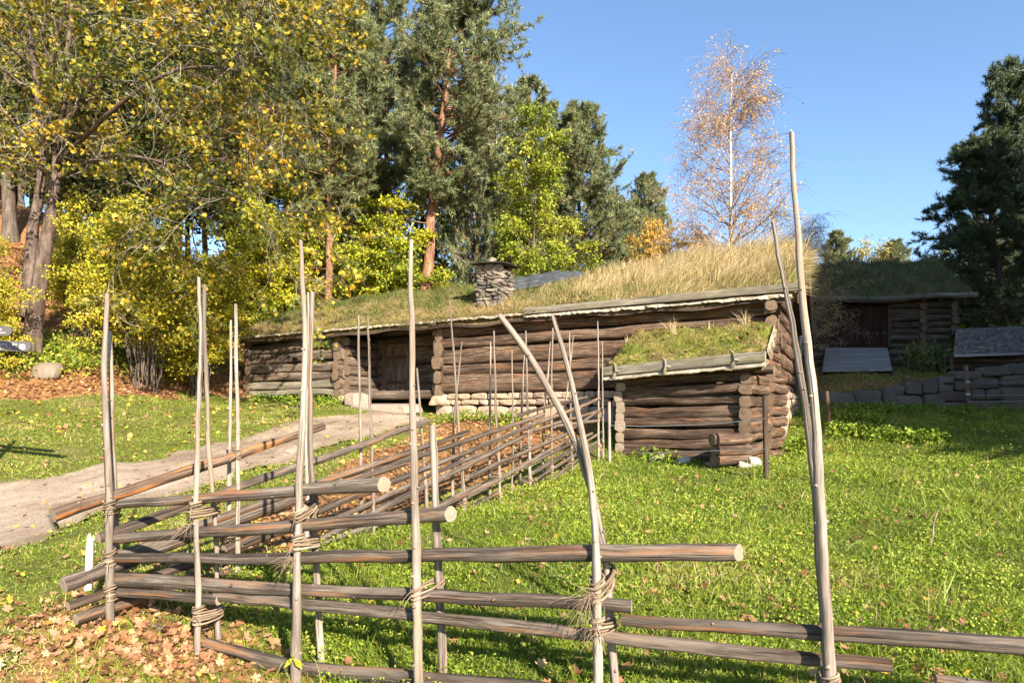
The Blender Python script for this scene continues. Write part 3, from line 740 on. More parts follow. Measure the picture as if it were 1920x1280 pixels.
for idx in (np.arange(nu)*nw,(np.arange(nu)*nw+nw-1)[::-1],np.arange(nw)[::-1],(nu-1)*nw+np.arange(nw)): rim(mb,idx,T3,B3b,uv_)
M_moss=turf_mat('shed_turf',(.11,.13,.015),(.24,.25,.04),(.15,.10,.035),(.33,.25,.10))
sroof=mb.build('turf_roof',[M_moss,M_logd],shed)
mb=MB(); n=9000; k=rng.integers(0,len(T3),n); P=T3[k]+rng.normal(0,.03,(n,3))*[1,1,.2]; tk=T2.ravel()[k]; sk=S2.ravel()[k]
cl=np.sin(sk*14)*np.cos(tk*7+sk*5)
D=unit(np.array([0,-.2,1.])+rng.normal(0,.5,(n,3)))
blades(mb,P,rng.uniform(.04,.10,n)*(1+.8*(cl>.4)),rng.uniform(.006,.012,n),D,np.clip(.4+.3*cl+rng.normal(0,.25,n),0,1),1,.5)
for (px,py,hh,nn) in ((1262,628,.55,45),(1400,612,.5,40),(1175,640,.3,15),(1330,618,.35,14)):
    b=W(px,py,14.6 if px<1300 else 14.); j=np.argmin(np.abs(to_px(T3[:,0],T3[:,1],T3[:,2])[0]-px)+np.abs(to_px(T3[:,0],T3[:,1],T3[:,2])[1]-py)); b=T3[j]
    blades(mb,np.repeat(b[None],nn,0)+rng.normal(0,.05,(nn,3))*[1,1,0],rng.uniform(.5,1.1,nn)*hh,.008,unit(np.array([0,0,1.])+rng.normal(0,.3,(nn,3))),rng.uniform(.6,1,nn),0,.25)
tag(mb.build('roof_grass',[M_straw,leafmat('moss_grass',[(0,(.10,.15,.015)),(.4,(.20,.22,.03)),(.7,(.32,.25,.08)),(1,(.45,.33,.16))],.25)],sroof),kind='stuff')
mb=MB(); k=rng.integers(0,len(T3),160); leaves(mb,T3[k]+[0,0,.05],rng.uniform(.06,.11,160),2.,shape='maple'); tag(mb.build('fallen_leaves',M_fall,sroof),kind='stuff')
mb=MB(); 
eb0=E0+unit(E0-E1)*.08+np.array([-.05,-.06,0]); eb1=E1+np.array([-.03,-.06,0]); q=unit(np.cross(eb1-eb0,[0,0,1.])); box(mb,(eb0+eb1)/2,(eb1-eb0)/2,q*.05,[0,0,.095])
mb.build('eave_beam',[M_grey,M_end],shed,smooth=False)
mb=MB(); n=120; t=np.linspace(0,1,n)[:,None]; l=eb0*(1-t)+eb1*t
wv=smooth_noise(n,11)*.012
a=l+np.array([.02,.03,-.09]); b=l+np.array([-.03,-.06,-.14])+np.stack([wv*0,wv*.8,-.03-np.abs(wv)-.02*np.abs(np.sin(t[:,0]*9))],-1); b2=b+[.02,.05,-.015]; c2=a+[.2,.35,.02]
V=np.concatenate([a,b,b2,c2]); k=np.arange(n-1); Fq=np.concatenate([np.stack([k+j*n,k+(j+1)*n,k+1+(j+1)*n,k+1+j*n],-1) for j in range(3)])
mb.add(V,Fq,np.stack([np.tile(t[:,0]*3,4),np.repeat([0,.1,.13,.4],n)],-1)); mb.build('birch_bark_fringe',M_barkstrip,shed)
for px in (1163,1262,1381):
    tt=(px-1140)/(1436-1140); c=eb0*(1-tt)+eb1*tt
    mb=MB(); tube(mb,np.array([c+[-.02,-.06,-.17],c+[.0,-.10,-.10],c+[.03,-.09,0.],c+[.0,-.07,.10],c+[-.04,-.02,.17]])+rng.normal(0,.008,(5,3)),[.036,.042,.034,.026,.012],7,0,1,.1)
    tube(mb,np.array([c+[.02,-.09,-.02],c+[.09,-.12,-.03],c+[.13,-.10,-.01]]),[.034,.026,.014],6,0,1)
    mb.build('bracket',[M_grey,M_end],shed)
# bark edge of the roof at the right and purlin ends below it
mb=MB(); n=40; t=np.linspace(0,1,n)[:,None]; l=E1*(1-t)+H1*t; nz=smooth_noise(n,4)*.02
a=l+[.02,0,.13]; b=l+np.stack([.06+nz,-.03+0*nz,-.06-np.abs(nz)],-1); b2=b+[-.1,.02,-.01]
V=np.concatenate([a,b,b2]); k=np.arange(n-1); Fq=np.concatenate([np.stack([k+j*n,k+(j+1)*n,k+1+(j+1)*n,k+1+j*n],-1)[:,::-1] for j in range(2)])
mb.add(V,Fq,np.stack([np.tile(t[:,0]*3,3),np.repeat([0,.1,.2],n)],-1)); mb.build('bark_edge',M_barkstrip,shed)
for (px,py,D) in ((1447,664,12.3),(1452,692,12.6),(1430,688,12.3)):
    mb=MB(); b=W(px,py,D); log(mb,b,b+np.array([-.45,.35,.02])*1.,1.,(.09,.085),2.5,10,.05,1); mb.build('purlin_end',[M_log,M_end],shed)
for (px,py,D,a,b,c) in ((1282,862,13.0,.16,.12,.06),(1345,873,12.55,.19,.16,.07),(1396,874,12.3,.17,.14,.09),(1414,866,12.4,.12,.12,.10),(1230,858,13.6,.14,.12,.06)):
    mb=MB(); stone(mb,W(px,py,D),[a,rng.normal(0,.03),rng.normal(0,.05)],[0,b,0],[0,0,c],.13,4.); mb.build('foundation_stone',M_pale,shed,smooth=False)
# ---------------------------------------------------------------- round-pole fences
def nearD(px): k=(px-960)/F; t=(3.15+5*k)/(4.79+1.7*k); return 5-1.7*t
def farD(px): k=(px-960)/F; t=(3.15+5*k)/(5.05-8.5*k); return 5+8.5*t
NN=np.array([.335,.942,0]); FN=np.array([-.86,.51,0])
def pole(fence,pts,D0,D1,r0,r1,name='pole',knots=True,label=None):
    """pts from the foot up, in picture pixels; D0 the foot's distance, D1 the tip's"""
    pts=np.array(pts,float); n=len(pts); Dd=np.linspace(D0,D1,n)
    P=np.array([W(a,b,d) for (a,b),d in zip(pts,Dd)])
    seg=np.concatenate([[0],np.cumsum(np.linalg.norm(np.diff(P,axis=0),axis=1))]); m=max(12,int(seg[-1]/.09)); t=np.linspace(0,seg[-1],m)
    P=np.stack([np.interp(t,seg,P[:,k]) for k in range(3)],-1)
    for _ in range(3): P[1:-1]=(P[:-2]+P[1:-1]*2+P[2:])/4
    P[:,0]+=smooth_noise(m,4)*.0035; P[:,1]+=smooth_noise(m,4)*.0035
    R=np.linspace(r0,r1,m)*(1+.05*smooth_noise(m,2))
    gz_=float(g(P[0,0],P[0,1])); 
    if P[0,2]>gz_-.1: P=np.vstack([[P[0,0],P[0,1],gz_-.15],P]); R=np.concatenate([[r0],R])
    mb=MB(); tube(mb,P,R,9,0,1,.035,rag=1.)
    if knots:
        for _ in range(int(seg[-1]*3.5)):
            j=rng.integers(2,len(P)-2); a=rng.uniform(0,6.28); d=np.array([math.cos(a),math.sin(a)-.5,.35]); d/=np.linalg.norm(d)
            tube(mb,np.array([P[j],P[j]+d*R[j]*1.0,P[j]+d*(R[j]*1.25+.004)]),[R[j]*.5,R[j]*.42,R[j]*.22],6,0,1)
    o=mb.build(name,[M_pole,M_endp],fence)
    if label: tag(o,label)
    return P,R
def rail(fence,a,b,r0,r1,nrm,off=.085,Df=nearD,mat=None,p=2.,hw=None,label=None,jit=.02,cap=1,slant=.0):
    (x0,y0),(x1,y1)=a,b
    A=W(x0,y0,Df(x0))+nrm*(off+rng.uniform(-jit,jit)); B=W(x1,y1,Df(x1))+nrm*(off+rng.uniform(-jit,jit))
    A=W(x0,y0,A[1]) ; B=W(x1,y1,B[1])
    mb=MB(); L=np.linalg.norm(B-A); n=max(8,int(L/.16)); t=np.linspace(0,1,n)
    P=A+(B-A)*t[:,None]; P[:,2]+=smooth_noise(n,7)*.006; P[:,1]+=smooth_noise(n,7)*.006
    R=np.linspace(r0,r1,n)*(1+.03*smooth_noise(n,3))
    tube(mb,P,R,14,0,cap,.04,hw,p,rag=.3,slant=slant)
    T=unit(B-A)
    for _ in range(int(L*1.3)):
        j=rng.integers(1,n-1); a_=rng.uniform(0,6.28); s=np.cross(T,[0,0,1]); u=np.cross(s,T); d=s*math.cos(a_)+u*math.sin(a_)
        tube(mb,np.array([P[j],P[j]+d*R[j],P[j]+d*(R[j]+.006)]),[R[j]*.35,R[j]*.3,R[j]*.12],6,0,1)
    o=mb.build('rail',[mat or M_rail,M_endp],fence)
    if label: tag(o,label)
    return P
def binding(fence,c1,c2,r,turns=4,h=.10,rw=.0075,ends=2):
    rw*=.95; h*=.8; ends=ends//2
    """withe wound round two poles standing at c1 and c2"""
    c1=np.asarray(c1,float); c2=np.asarray(c2,float); mid=(c1+c2)/2; ax=c2-c1; Ln=np.linalg.norm(ax); ax=unit(ax); ay=unit(np.cross([0,0,1.],ax)); 
    a_=Ln/2+r+rw; b_=r+rw*1.2; mb=MB()
    n=int(turns*26); th=np.linspace(0,turns*2*PI,n)+rng.uniform(0,6)
    zz=np.linspace(-h/2,h/2,n)+.012*np.sin(th*.5+rng.uniform(0,6))+smooth_noise(n,9)*.004
    # lower on one side as the withe runs down across the gap
    P=mid+ax*(np.cos(th)*a_)[:,None]+ay*(np.sin(th)*b_*(1+.25*np.abs(np.sin(th*.37))))[:,None]+np.array([0,0,1.])*(zz+.02*np.cos(th))[:,None]
    tube(mb,P,rw*(1+.15*smooth_noise(n,6)),6,0,0,.05)
    # turns round the front pole alone
    n=46; th=np.linspace(0,2.3*2*PI,n); zz=np.linspace(h*.3,h*.95,n)
    P=c1+ax*(np.cos(th)*(r+rw))[:,None]+ay*(np.sin(th)*(r+rw))[:,None]+np.array([0,0,1.])*(zz+.012*np.cos(th+1))[:,None]
    tube(mb,P,rw*.95,6,0,0,.05)
    for _ in range(ends):
        d=unit(np.array([rng.normal(0,.8),-.5,rng.uniform(-1,.5)])); s=c1-ax*(r+rw)+np.array([0,0,rng.uniform(-h/2,h/2)])
        L=rng.uniform(.05,.13); t=np.linspace(0,1,6)[:,None]
        tube(mb,s+d*L*t+np.array([0,0,-.06])*t**2,np.linspace(rw*.6,.0012,6),5,0)
    mb.build('binding',M_withe,fence)
def at(P,py):
    """point of a pole's centre line at the picture height py"""
    q=HY-F*(P[:,2]-EYE)/P[:,1]; j=np.argmin(np.abs(q-py)); return P[j]

nf=thing('pole_fence','near grey pole fence with slanting rails, tall poles and twisted withe bindings','fence',(-.8,4.2,float(g(-.8,4.2))))
p1a,_=pole(nf,[(208,1158),(203,900),(194,700),(201,550)],5.0,5.0,.033,.017)
p1b,_=pole(nf,[(216,1140),(213,900),(206,620)],5.32,5.25,.03,.016)
p2a,_=pole(nf,[(372,1226),(368,1010),(368,800),(378,640),(374,520)],nearD(370),nearD(370)+.02,.024,.012)
p2b,_=pole(nf,[(410,1195),(405,1000),(395,900),(386,700),(382,533)],nearD(400)+.24,nearD(400)+.22,.022,.012)
p3a,_=pole(nf,[(556,1278),(557,1050),(564,850),(573,650),(562,450)],nearD(558),nearD(558)+.02,.033,.014)
p3b,_=pole(nf,[(602,1245),(592,1050),(583,860),(581,700),(586,548)],nearD(595)+.26,nearD(595)+.25,.027,.014)
p4a,_=pole(nf,[(788,1330),(781,1080),(776,850),(772,690),(771,450)],nearD(787),nearD(787)+.03,.035,.014)
p4b,_=pole(nf,[(829,1280),(824,1080),(817,930),(812,796)],nearD(828)+.26,nearD(828)+.25,.034,.022,label='short thick pole with a pointed top')
p5a,_=pole(nf,[(1123,1390),(1119,1080),(1114,950),(1100,850),(1062,680),(1035,590)],nearD(1122),nearD(1122)+.05,.034,.012,label='crooked pole leaning left')
p5b,_=pole(nf,[(1160,1370),(1143,1130),(1128,990),(1088,840),(1020,710),(938,590)],nearD(1150)+.25,nearD(1150)+.02,.03,.017,label='crooked pole bent far to the left')
p6a,_=pole(nf,[(1562,1420),(1553,1230),(1543,1000),(1528,800),(1507,560),(1485,330),(1483,248)],3.3,3.36,.035,.012)
p6b,_=pole(nf,[(1560,1390),(1540,1060),(1524,860),(1499,690),(1474,540),(1450,415)],3.56,3.5,.03,.012)
rail(nf,(207,948),(720,908),.033,.047,NN,slant=.45)
rail(nf,(213,1010),(845,964),.038,.05,NN,slant=.45)
rail(nf,(216,1046),(1385,1033),.036,.050,NN,slant=.55,label='longest rail, with a pale sawn end')
rail(nf,(214,1086),(1184,1137),.05,.036,NN,hw=(.8,1.05),p=3.)
rail(nf,(224,1112),(411,1123),.037,.038,NN)
rail(nf,(405,1116),(1672,1249),.04,.036,NN,hw=(.75,1.05),p=3.)
rail(nf,(1165,1160),(2230,1232),.034,.046,NN)
rail(nf,(384,1205),(600,1262),.034,.038,NN)
rail(nf,(476,1243),(1050,1297),.045,.045,NN,hw=(.7,1.0),p=4.)
rail(nf,(1750,1270),(2200,1340),.03,.034,NN)
rail(nf,(280,1178),(352,1205),.035,.036,NN,off=.2)
for (A,B,ya,yb,tn,hh) in ((p1a,p1b,965,962,4,.10),(p1a,p1b,1045,1040,4,.09),(p1a,p1b,1120,1108,4,.10),(p2a,p2b,968,968,5,.09),(p2a,p2b,1150,1142,6,.09),
    (p3a,p3b,955,955,4,.075),(p3a,p3b,1018,1015,5,.085),(p4a,p4b,1095,1088,3,.04),(p5a,p5b,1095,1085,5,.11),(p5a,p5b,1178,1172,4,.06),(p6a,p6b,1272,1265,5,.08)):
    binding(nf,at(A,ya),at(B,yb),.033,tn,hh,.0085 if hh>.05 else .007,4)
# frayed withe ends hanging from the bindings
def frayed(c,n,L,name='frayed_withe'):
    mb=MB(); S=np.repeat(np.asarray(c,float)[None],n,0)+rng.normal(0,.012,(n,3)); d=unit(np.stack([rng.uniform(-.9,.05,n),rng.uniform(-.5,-.1,n),rng.uniform(-1,.2,n)],-1))
    P,R=grow(S,d,rng.uniform(.4,1,n)*L,7,np.full(n,.0019),.0007,.22,-.12); tubes(mb,P,R,4); mb.build(name,M_withe,nf)
def grow(S,Dr,L,N,r0,r1,wander,up=0.,outz=None):
    M=len(S); P=np.zeros((M,N,3)); P[:,0]=S; d=np.array(Dr,float); st=np.broadcast_to(L,(M,))/(N-1)
    for i in range(1,N):
        d=unit(d+rng.normal(0,wander,(M,3))+np.array([0,0,up])); P[:,i]=P[:,i-1]+d*st[:,None]
    r0=np.broadcast_to(r0,(M,)); r1=np.broadcast_to(r1,(M,)); t=np.linspace(0,1,N)
    return P,r0[:,None]*(1-t)+r1[:,None]*t
frayed(at(p5a,1110)+[-.03,-.03,0],42,.34); frayed(at(p2a,990)+[-.02,-.03,0],16,.3); frayed(at(p3a,1050)+[-.02,-.03,0],22,.2); frayed(at(p1b,1060)+[-.03,-.03,0],14,.25); frayed(at(p5a,1185)+[0,-.03,0],14,.22)

ff=thing('pole_fence','far pole fence of slanting rails running from the corner up to the small log shed','fence',(-.6,9.3,float(g(-.6,9.3))))
fr=[((98,966),(606,797),.050,.040),((181,1008),(801,790),.040,.038),((330,1000),(878,810),.038,.036),((200,1050),(1019,777),.042,.034),((420,1030),(1124,747),.042,.034),
((500,1062),(988,815),.044,.034),((876,894),(1068,810),.036,.03),((878,930),(1072,820),.036,.03),((820,952),(1110,812),.034,.03),((885,950),(935,922),.032,.032),
((998,887),(1131,808),.034,.03),((1005,899),(1131,820),.034,.03),((1042,892),(1131,828),.034,.03),((995,808),(1129,768),.034,.03),((1073,803),(1129,766),.03,.03),((1040,800),(1131,787),.03,.03),((967,778),(1100,744),.03,.03),
((120,1094),(640,902),.056,.04),((126,1136),(560,985),.036,.034),((140,1160),(730,978),.042,.034),((430,980),(760,868),.042,.034),((560,1052),(760,962),.034,.034),((600,985),(900,850),.03,.03),((640,1040),(900,908),.03,.03)]
for k,(a,b,r0,r1) in enumerate(fr):
    rail(ff,a,b,r0,r1,FN,off=.10,Df=farD,mat=M_railw if k in (0,) else (M_logd if k in (18,20,21) else M_rail),jit=.04,label='topmost rail, rising over the gravel path, with orange stripped bark' if k==0 else None)
fp=[((447,1040),(445,800),(442,570)),((678,965),(676,800),(672,590)),((873,967),(862,830),(850,660),(843,563)),((938,928),(930,780),(925,620)),((995,932),(991,800),(985,620)),
    ((1035,908),(1034,780),(1036,615)),((1073,892),(1070,760),(1068,620)),((1122,862),(1122,740),(1121,602)),((702,1002),(697,850),(690,592)),((800,945),(790,800),(781,690)),((575,1010),(575,800),(578,548))]
fb=[((430,1032),(431,850),(433,600)),None,((848,940),(850,800),(866,640)),((918,905),(919,760),(920,640)),((975,900),(978,760),(985,640)),((1018,885),(1021,760),(1032,640)),((1058,870),(1060,760),(1075,630)),((1131,857),(1130,760),(1129,640)),None,None,None]
for k,pp in enumerate(fp):
    xb=pp[0][0]; D=farD(xb); rr=.03 if k in(2,4) else .024
    fr_=k not in (1,)
    A,_=pole(ff,pp,D-(.0 if fr_ else -.18),D+(.05 if fr_ else .2),rr,.012,knots=D<9.5)
    if fb[k] is not None:
        B,_=pole(ff,fb[k],D+.2,D+.22,.024,.011,knots=D<9.5)
        y0,y1=pp[0][1],pp[1][1]
        for f_ in ((.18,.62) if k!=0 else (.12,.70)):
            ya=y0+(y1-y0)*f_*1.1; binding(ff,at(A,ya),at(B,ya-4),.026,4,.09,.008,2)
pp8,_=pole(ff,[(960,905),(962,790),(960,655)],farD(960)+.2,farD(960)+.2,.02,.01,knots=False)
frayed(at(p1a,1130),10,.25)

def post(name,label,pts,D,r0,r1,mat,sides=10,hw=None,p=2.):
    P=np.array([W(a,b,D) for a,b in pts]); gz_=float(g(P[0,0],P[0,1])); P[0,2]=min(P[0,2],gz_-.1)
    t=np.linspace(0,1,12); s=np.linspace(0,1,len(P)); P=np.stack([np.interp(t,s,P[:,k]) for k in range(3)],-1)
    mb=MB(); tube(mb,P,np.linspace(r0,r1,12),sides,0,1,.03,hw,p,rag=.3); return tag(mb.build(name,[mat,M_end]),label,'post')
post('post','thin grey post between the far fence end and the corner of the log shed',[(1143,855),(1142,753)],13.2,.035,.03,M_pole)
post('post','dark upright post before the stacked log ends of the shed',[(1437,900),(1434,741)],11.,.046,.042,M_logd)
post('post','short leaning brown post in the meadow near the low stone wall',[(1555,806),(1550,733)],16.,.06,.05,M_logd)
wp=post('wire_post','slim pale post with white insulators in front of the dry stone wall',[(1818,770),(1811,684)],21.4,.075,.065,M_pole)
M_white,nt,out=newmat('white_plastic'); surf(nt,out,(.55,.55,.53),.5,.4)
M_wire,nt,out=newmat('wire_metal'); surf(nt,out,(.32,.33,.34),.4,.5)
for py in (716,739): mb=MB(); c=W(1815,py,21.3); stone(mb,c,[.06,0,0],[0,.06,0],[0,0,.04],.03,4.); mb.build('insulator',M_white,wp)
mb=MB()
for py,q in ((718,714),(741,738),(752,752)): tube(mb,np.array([W(1815,py,21.3),W(2200,q,20.)]),.010,4)
tag(mb.build('fence_wire',M_wire),'thin wires running from the pale post along the dry stone wall','wire')
mb=MB(); tube(mb,np.array([W(1143,797,13.1),W(1200,799,12.9),W(1290,797,12.2),W(1350,794,11.6),W(1435,784,10.95)]),.006,4)
tube(mb,np.array([W(1200,850,13.),W(1290,846,12.2),W(1435,842,10.95)]),.005,4)
tag(mb.build('fence_wire',M_wire),'thin wires strung from the dark post across the front of the log shed','wire')
# bits near the corner
mb=MB(); a=W(166,1106,4.92); b=W(170,1008,4.98); P=a+(b-a)*np.linspace(0,1,8)[:,None]
tube(mb,P,np.array([.034,.036,.036,.036,.037,.036,.034,.028]),8,0,0,.03,(1.,.45),5.)
for k in range(6):
    q=b+np.array([rng.uniform(-.028,.028),rng.uniform(-.01,.01),-.02]); tube(mb,np.array([q,q+[rng.normal(0,.006),0,rng.uniform(.02,.07)]]),[.007,.001],5,0)
M_fresh=wood('fresh_wood',(.45,.37,.26),(.68,.60,.48),(.80,.74,.63),None,crack=.2)
tag(mb.build('split_slat',M_fresh),'pale freshly split slat standing before the left corner of the pole fence','slat')
mb=MB(); c=at(p3a,1226)+[0,-.06,-.005]
for d,L in (((-1,-.3,-.75),.075),((.95,-.35,-.55),.09),((-.2,-.9,.2),.04)):
    d=unit(np.array(d)); leaves(mb,np.array([c]),L,0,.12,.55,nrm=unit(np.cross(d,[0.2,1,.1]))[None]*-1)
    s=unit(np.cross(d,[0.3,-1,.5])); n=np.cross(d,s); V=np.array([c,c+d*L*.5+s*L*.24+n*.012,c+d*L-np.array([0,0,.02]),c+d*L*.5-s*L*.24+n*.012]); mb.add(V,[[0,1,2],[0,2,3]],np.full((4,2),.8))
tag(mb.build('seedling',leafmat('seedling_leaf',[(0,(.25,.29,.02)),(1,(.34,.34,.025))],.35)),'little yellow green seedling growing against the foot of a fence pole','seedling')
mb=MB(); c=W(1742,975,7.); gz_=float(g(c[0],c[1])); P=np.array([[c[0],c[1],gz_-.02],[c[0]+.04,c[1],gz_+.12],[c[0]+.06,c[1]+.02,gz_+.26],[c[0]+.1,c[1],gz_+.42]]); tube(mb,P,[.012,.012,.010,.006],6,0,0)
tag(mb.build('broken_stick',M_endp),'pale broken stick standing in the green meadow','stick')
c=ray_ground(88,705); mb=MB(); stone(mb,[c[0],c[1],c[2]+.08],[.38,.05,.02],[0,.3,0],[.03,0,.26],.14,3.)
tag(mb.build('boulder',stonemat('brown_rock',[(.3,(.24,.18,.13)),(.7,(.40,.32,.25))])),'small brown boulder among leaves below the big leaning tree trunk','boulder')

# ---------------------------------------------------------------- sign post at the left edge
sp_=thing('signpost','grey direction sign with two round-ended arms pointing right, at the path','sign',W(-95,760,8.5))
M_sign,nt,out=newmat('sign_grey'); surf(nt,out,(.095,.085,.078),.5,.4)
M_band,nt,out=newmat('sign_black'); surf(nt,out,(.012,.013,.02),.45,.4)
M_dim,nt,out=newmat('dim_letter'); surf(nt,out,(.07,.07,.09),.5,.3)
def flat(mb,pts,D,th,mi=0):
    P=np.array([W(a,b,D) for a,b in pts]); n=len(P); B=P+[0,th,0]
    mb.add(P,[list(range(n))[::-1]],P[:,[0,2]],mi); mb.add(B,[list(range(n))],P[:,[0,2]],mi)
    k=np.arange(n); mb.add(np.concatenate([P,B]),np.stack([k,(k+1)%n,(k+1)%n+n,k+n],-1),np.concatenate([P,B])[:,[0,2]],mi)
def arm(y0,y1,y0b,y1b,xe):
    h=(y1b-y0b)/2; c=(y1b+y0b)/2
    return [(-150,y1),(xe-h,y1b)]+[(xe-h+h*1.0*math.sin(a),c+h*math.cos(a)) for a in np.linspace(.2,PI-.2,9)]+[(xe-h,y0b),(-150,y0)]
mb=MB(); flat(mb,arm(608,626,611,629,22),8.5,.03); a1=mb.build('sign_arm',M_sign,sp_,smooth=False)
mb=MB(); flat(mb,arm(632,653,640,658.5,58),8.5,.03); a2=mb.build('sign_arm',M_sign,sp_,smooth=False)
mb=MB(); flat(mb,[(-150,640),(-4,647),(12,655),(44,657.5),(30,650),(17,640.5),(-4,637.5),(-150,633)][::-1],8.494,.004); mb.build('black_band',M_band,a2,smooth=False)
mb=MB(); 
def rr(x0,y0,x1,y1,r): 
    o=[]
    for cx,cy,a0 in ((x1-r,y1-r,0),(x0+r,y1-r,1),(x0+r,y0+r,2),(x1-r,y0+r,3)):
        for a in np.linspace(0,PI/2,4): o.append((cx+r*math.cos(a+a0*PI/2),cy+r*math.sin(a+a0*PI/2)))
    return o
flat(mb,rr(36,645.3,46.8,655.5,2.2),8.494,.004,0); flat(mb,rr(37.6,646.9,45.2,653.9,1.2),8.490,.003,1); flat(mb,rr(39.2,648.3,43.6,652.5,.5),8.486,.003,0)
mb.build('square_symbol',[M_white,M_sign],a2,smooth=False)
def letters(txt,px,py,h,mat,par,D=8.49):
    cu=bpy.data.curves.new('lettering','FONT'); cu.body=txt; cu.size=h/F*D*1.35; cu.extrude=.001; cu.materials.append(mat)
    t=bpy.data.objects.new('lettering',cu); COL.objects.link(t); dg=bpy.context.evaluated_depsgraph_get(); me=bpy.data.meshes.new_from_object(t.evaluated_get(dg)); bpy.data.objects.remove(t)
    if len(me.materials)==0: me.materials.append(mat)
    o=link('lettering',me,par); p=W(px,py,D); o.location=[float(o.location[k]+p[k]) for k in range(3)]; o.rotation_euler=(PI/2,0,0); return o
letters('Inngang',-12.5,647.6,6.4,M_dim,a2); letters('Exit',23,647.2,4.6,M_white,a2,8.489); letters('- Exit',9,654.6,4.,M_dim,a2); letters('ganger',-14,656.,4.6,M_white,a2,8.489)
letters('toalett',-14.,619.2,5,M_white,a1); letters('WC/Toiletter',-16,625.,3.6,M_white,a1)
mb=MB(); b=W(-95,760,8.5); zb=float(g(b[0],b[1]+.06)); tube(mb,np.array([[b[0],b[1]+.07,zb-.2],[b[0],b[1]+.07,EYE+1.5]]),.04,10,0,0); mb.build('post',M_sign,sp_)

# ---------------------------------------------------------------- barn, outbuilding, stone wall
BR=np.array([18.75,27.0]); BL=np.array([11.9,28.1]); BU=unit(BR-BL); BW=np.array([-BU[1],BU[0]]); BLn=np.linalg.norm(BR-BL)
def Bp(u,w,z): p=BL+BU*u+BW*w; return np.array([p[0],p[1],z])
def ubx(px,w=0.): k=(px-960)/F; o=BL+BW*w; return (k*o[1]-o[0])/(BU[0]-k*BU[1])
bz0=3.45; bz1=EYE+(780-552)/F*27.4
barn=thing('log_barn','dark log barn with a grassy turf roof and a wide plank door, standing in shade','barn',Bp(BLn/2,0,3.4))
def brow(mb,ua,ub,w,z0,z1,n,pr=.2):
    hs=rng.uniform(.85,1.15,n); hs=hs/hs.sum()*(z1-z0); z=z0
    for h in hs: log(mb,Bp(ua-pr*rng.uniform(.6,1.1),w,z+h/2),Bp(ub+pr*rng.uniform(.6,1.1),w,z+h/2),1.,(.12,h/2*.98),2.8,10,.05,1,.01); z+=h
def bcol(mb,u,wa,wb,z0,z1,n,pr=.25):
    hs=rng.uniform(.9,1.1,n); hs=hs/hs.sum()*(z1-z0); z=z0-.1
    for h in hs: log(mb,Bp(u,wa-pr*rng.uniform(.6,1.1),z+h/2),Bp(u,wb+.2,z+h/2),1.,(.13,h/2*.97),2.6,10,.05,1); z+=h
d0,d1=ubx(1552),ubx(1663); zs=EYE+(780-652)/F*27.6; zt=EYE+(780-570)/F*27.6
for ua,ub,za,zb,n_ in ((0,d0-.1,bz0,bz1,11),(d1+.1,BLn,bz0,bz1,11),(d0-.2,d1+.2,zt+.12,bz1,1),(d0-.2,d1+.2,bz0,zs-.1,3)):
    mb=MB(); brow(mb,ua,ub,0,za,zb,n_,.03); mb.build('front_wall',[M_log,M_end],barn)
for uu in (0,BLn-.15,ubx(1727)):
  mb=MB(); bcol(mb,uu,0,5.6,bz0,bz1,11)
  for k in range(4):
    zz=bz1+.1+k*.4; ww=.3+k*.75
    if uu!=ubx(1727): log(mb,Bp(uu,ww,zz),Bp(uu,5.6-ww,zz),1.,(.12,.2),2.8,10,.04,1)
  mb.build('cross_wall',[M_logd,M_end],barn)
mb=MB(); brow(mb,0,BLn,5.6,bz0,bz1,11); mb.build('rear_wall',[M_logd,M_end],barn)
mb=MB(); n=9
for k in range(n):
    u=d0+(d1-d0)*(k+.5)/n; box(mb,Bp(u,.04+rng.uniform(-.008,.008),(zs+zt)/2),np.array([*BU,0])*((d1-d0)/n/2-.006),np.array([*BW,0])*.025,[0,0,(zt-zs)/2])
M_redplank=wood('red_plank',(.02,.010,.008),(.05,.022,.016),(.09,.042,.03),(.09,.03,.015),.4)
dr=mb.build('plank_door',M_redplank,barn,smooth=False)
for uu in (d0-.07,d1+.07):
    mb=MB(); box(mb,Bp(uu,-.02,(zs+zt)/2),np.array([*BU,0])*.07,np.array([*BW,0])*.10,[0,0,(zt-zs)/2+.02]); mb.build('door_jamb',M_logd,barn,smooth=False)
def broofz(u,w): return bz1+.05+1.75*np.minimum(w,5.6-w)/2.8+.06*np.sin(u*1.4+w)
nu,nw=70,40; uu=np.linspace(-.7,BLn+.45,nu); ww=np.linspace(-.55,6.15,nw); U,Wg=np.meshgrid(uu,ww,indexing='ij')
e=np.clip(np.minimum(Wg+.55,6.15-Wg)/.35,0,1)**.5
Zt=broofz(U,Wg)+.03+e*(.22+.05*np.sin(U*4)*np.sin(Wg*3)+rng.normal(0,.02,U.shape))
def bgrid(Z): xy=BL+U[...,None]*BU+Wg[...,None]*BW; return np.concatenate([xy,Z[...,None]],-1).reshape(-1,3)
mb=MB(); ii=(np.arange(nu-1)[:,None]*nw+np.arange(nw-1)[None]).ravel(); Q=np.stack([ii,ii+nw,ii+nw+1,ii+1],-1); uvb=np.stack([U.ravel(),Wg.ravel()],-1)
T3=bgrid(Zt); B3b=bgrid(broofz(U,Wg)-.08); mb.add(T3,Q,uvb); mb.add(B3b,Q[:,::-1],uvb,1)
for idx in (np.arange(nu)*nw,(np.arange(nu)*nw+nw-1)[::-1],np.arange(nw)[::-1],(nu-1)*nw+np.arange(nw)): rim(mb,idx,T3,B3b,uvb)
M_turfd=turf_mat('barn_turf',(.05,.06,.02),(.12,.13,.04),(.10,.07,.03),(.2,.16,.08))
br=mb.build('turf_roof',[M_turfd,M_logd],barn)
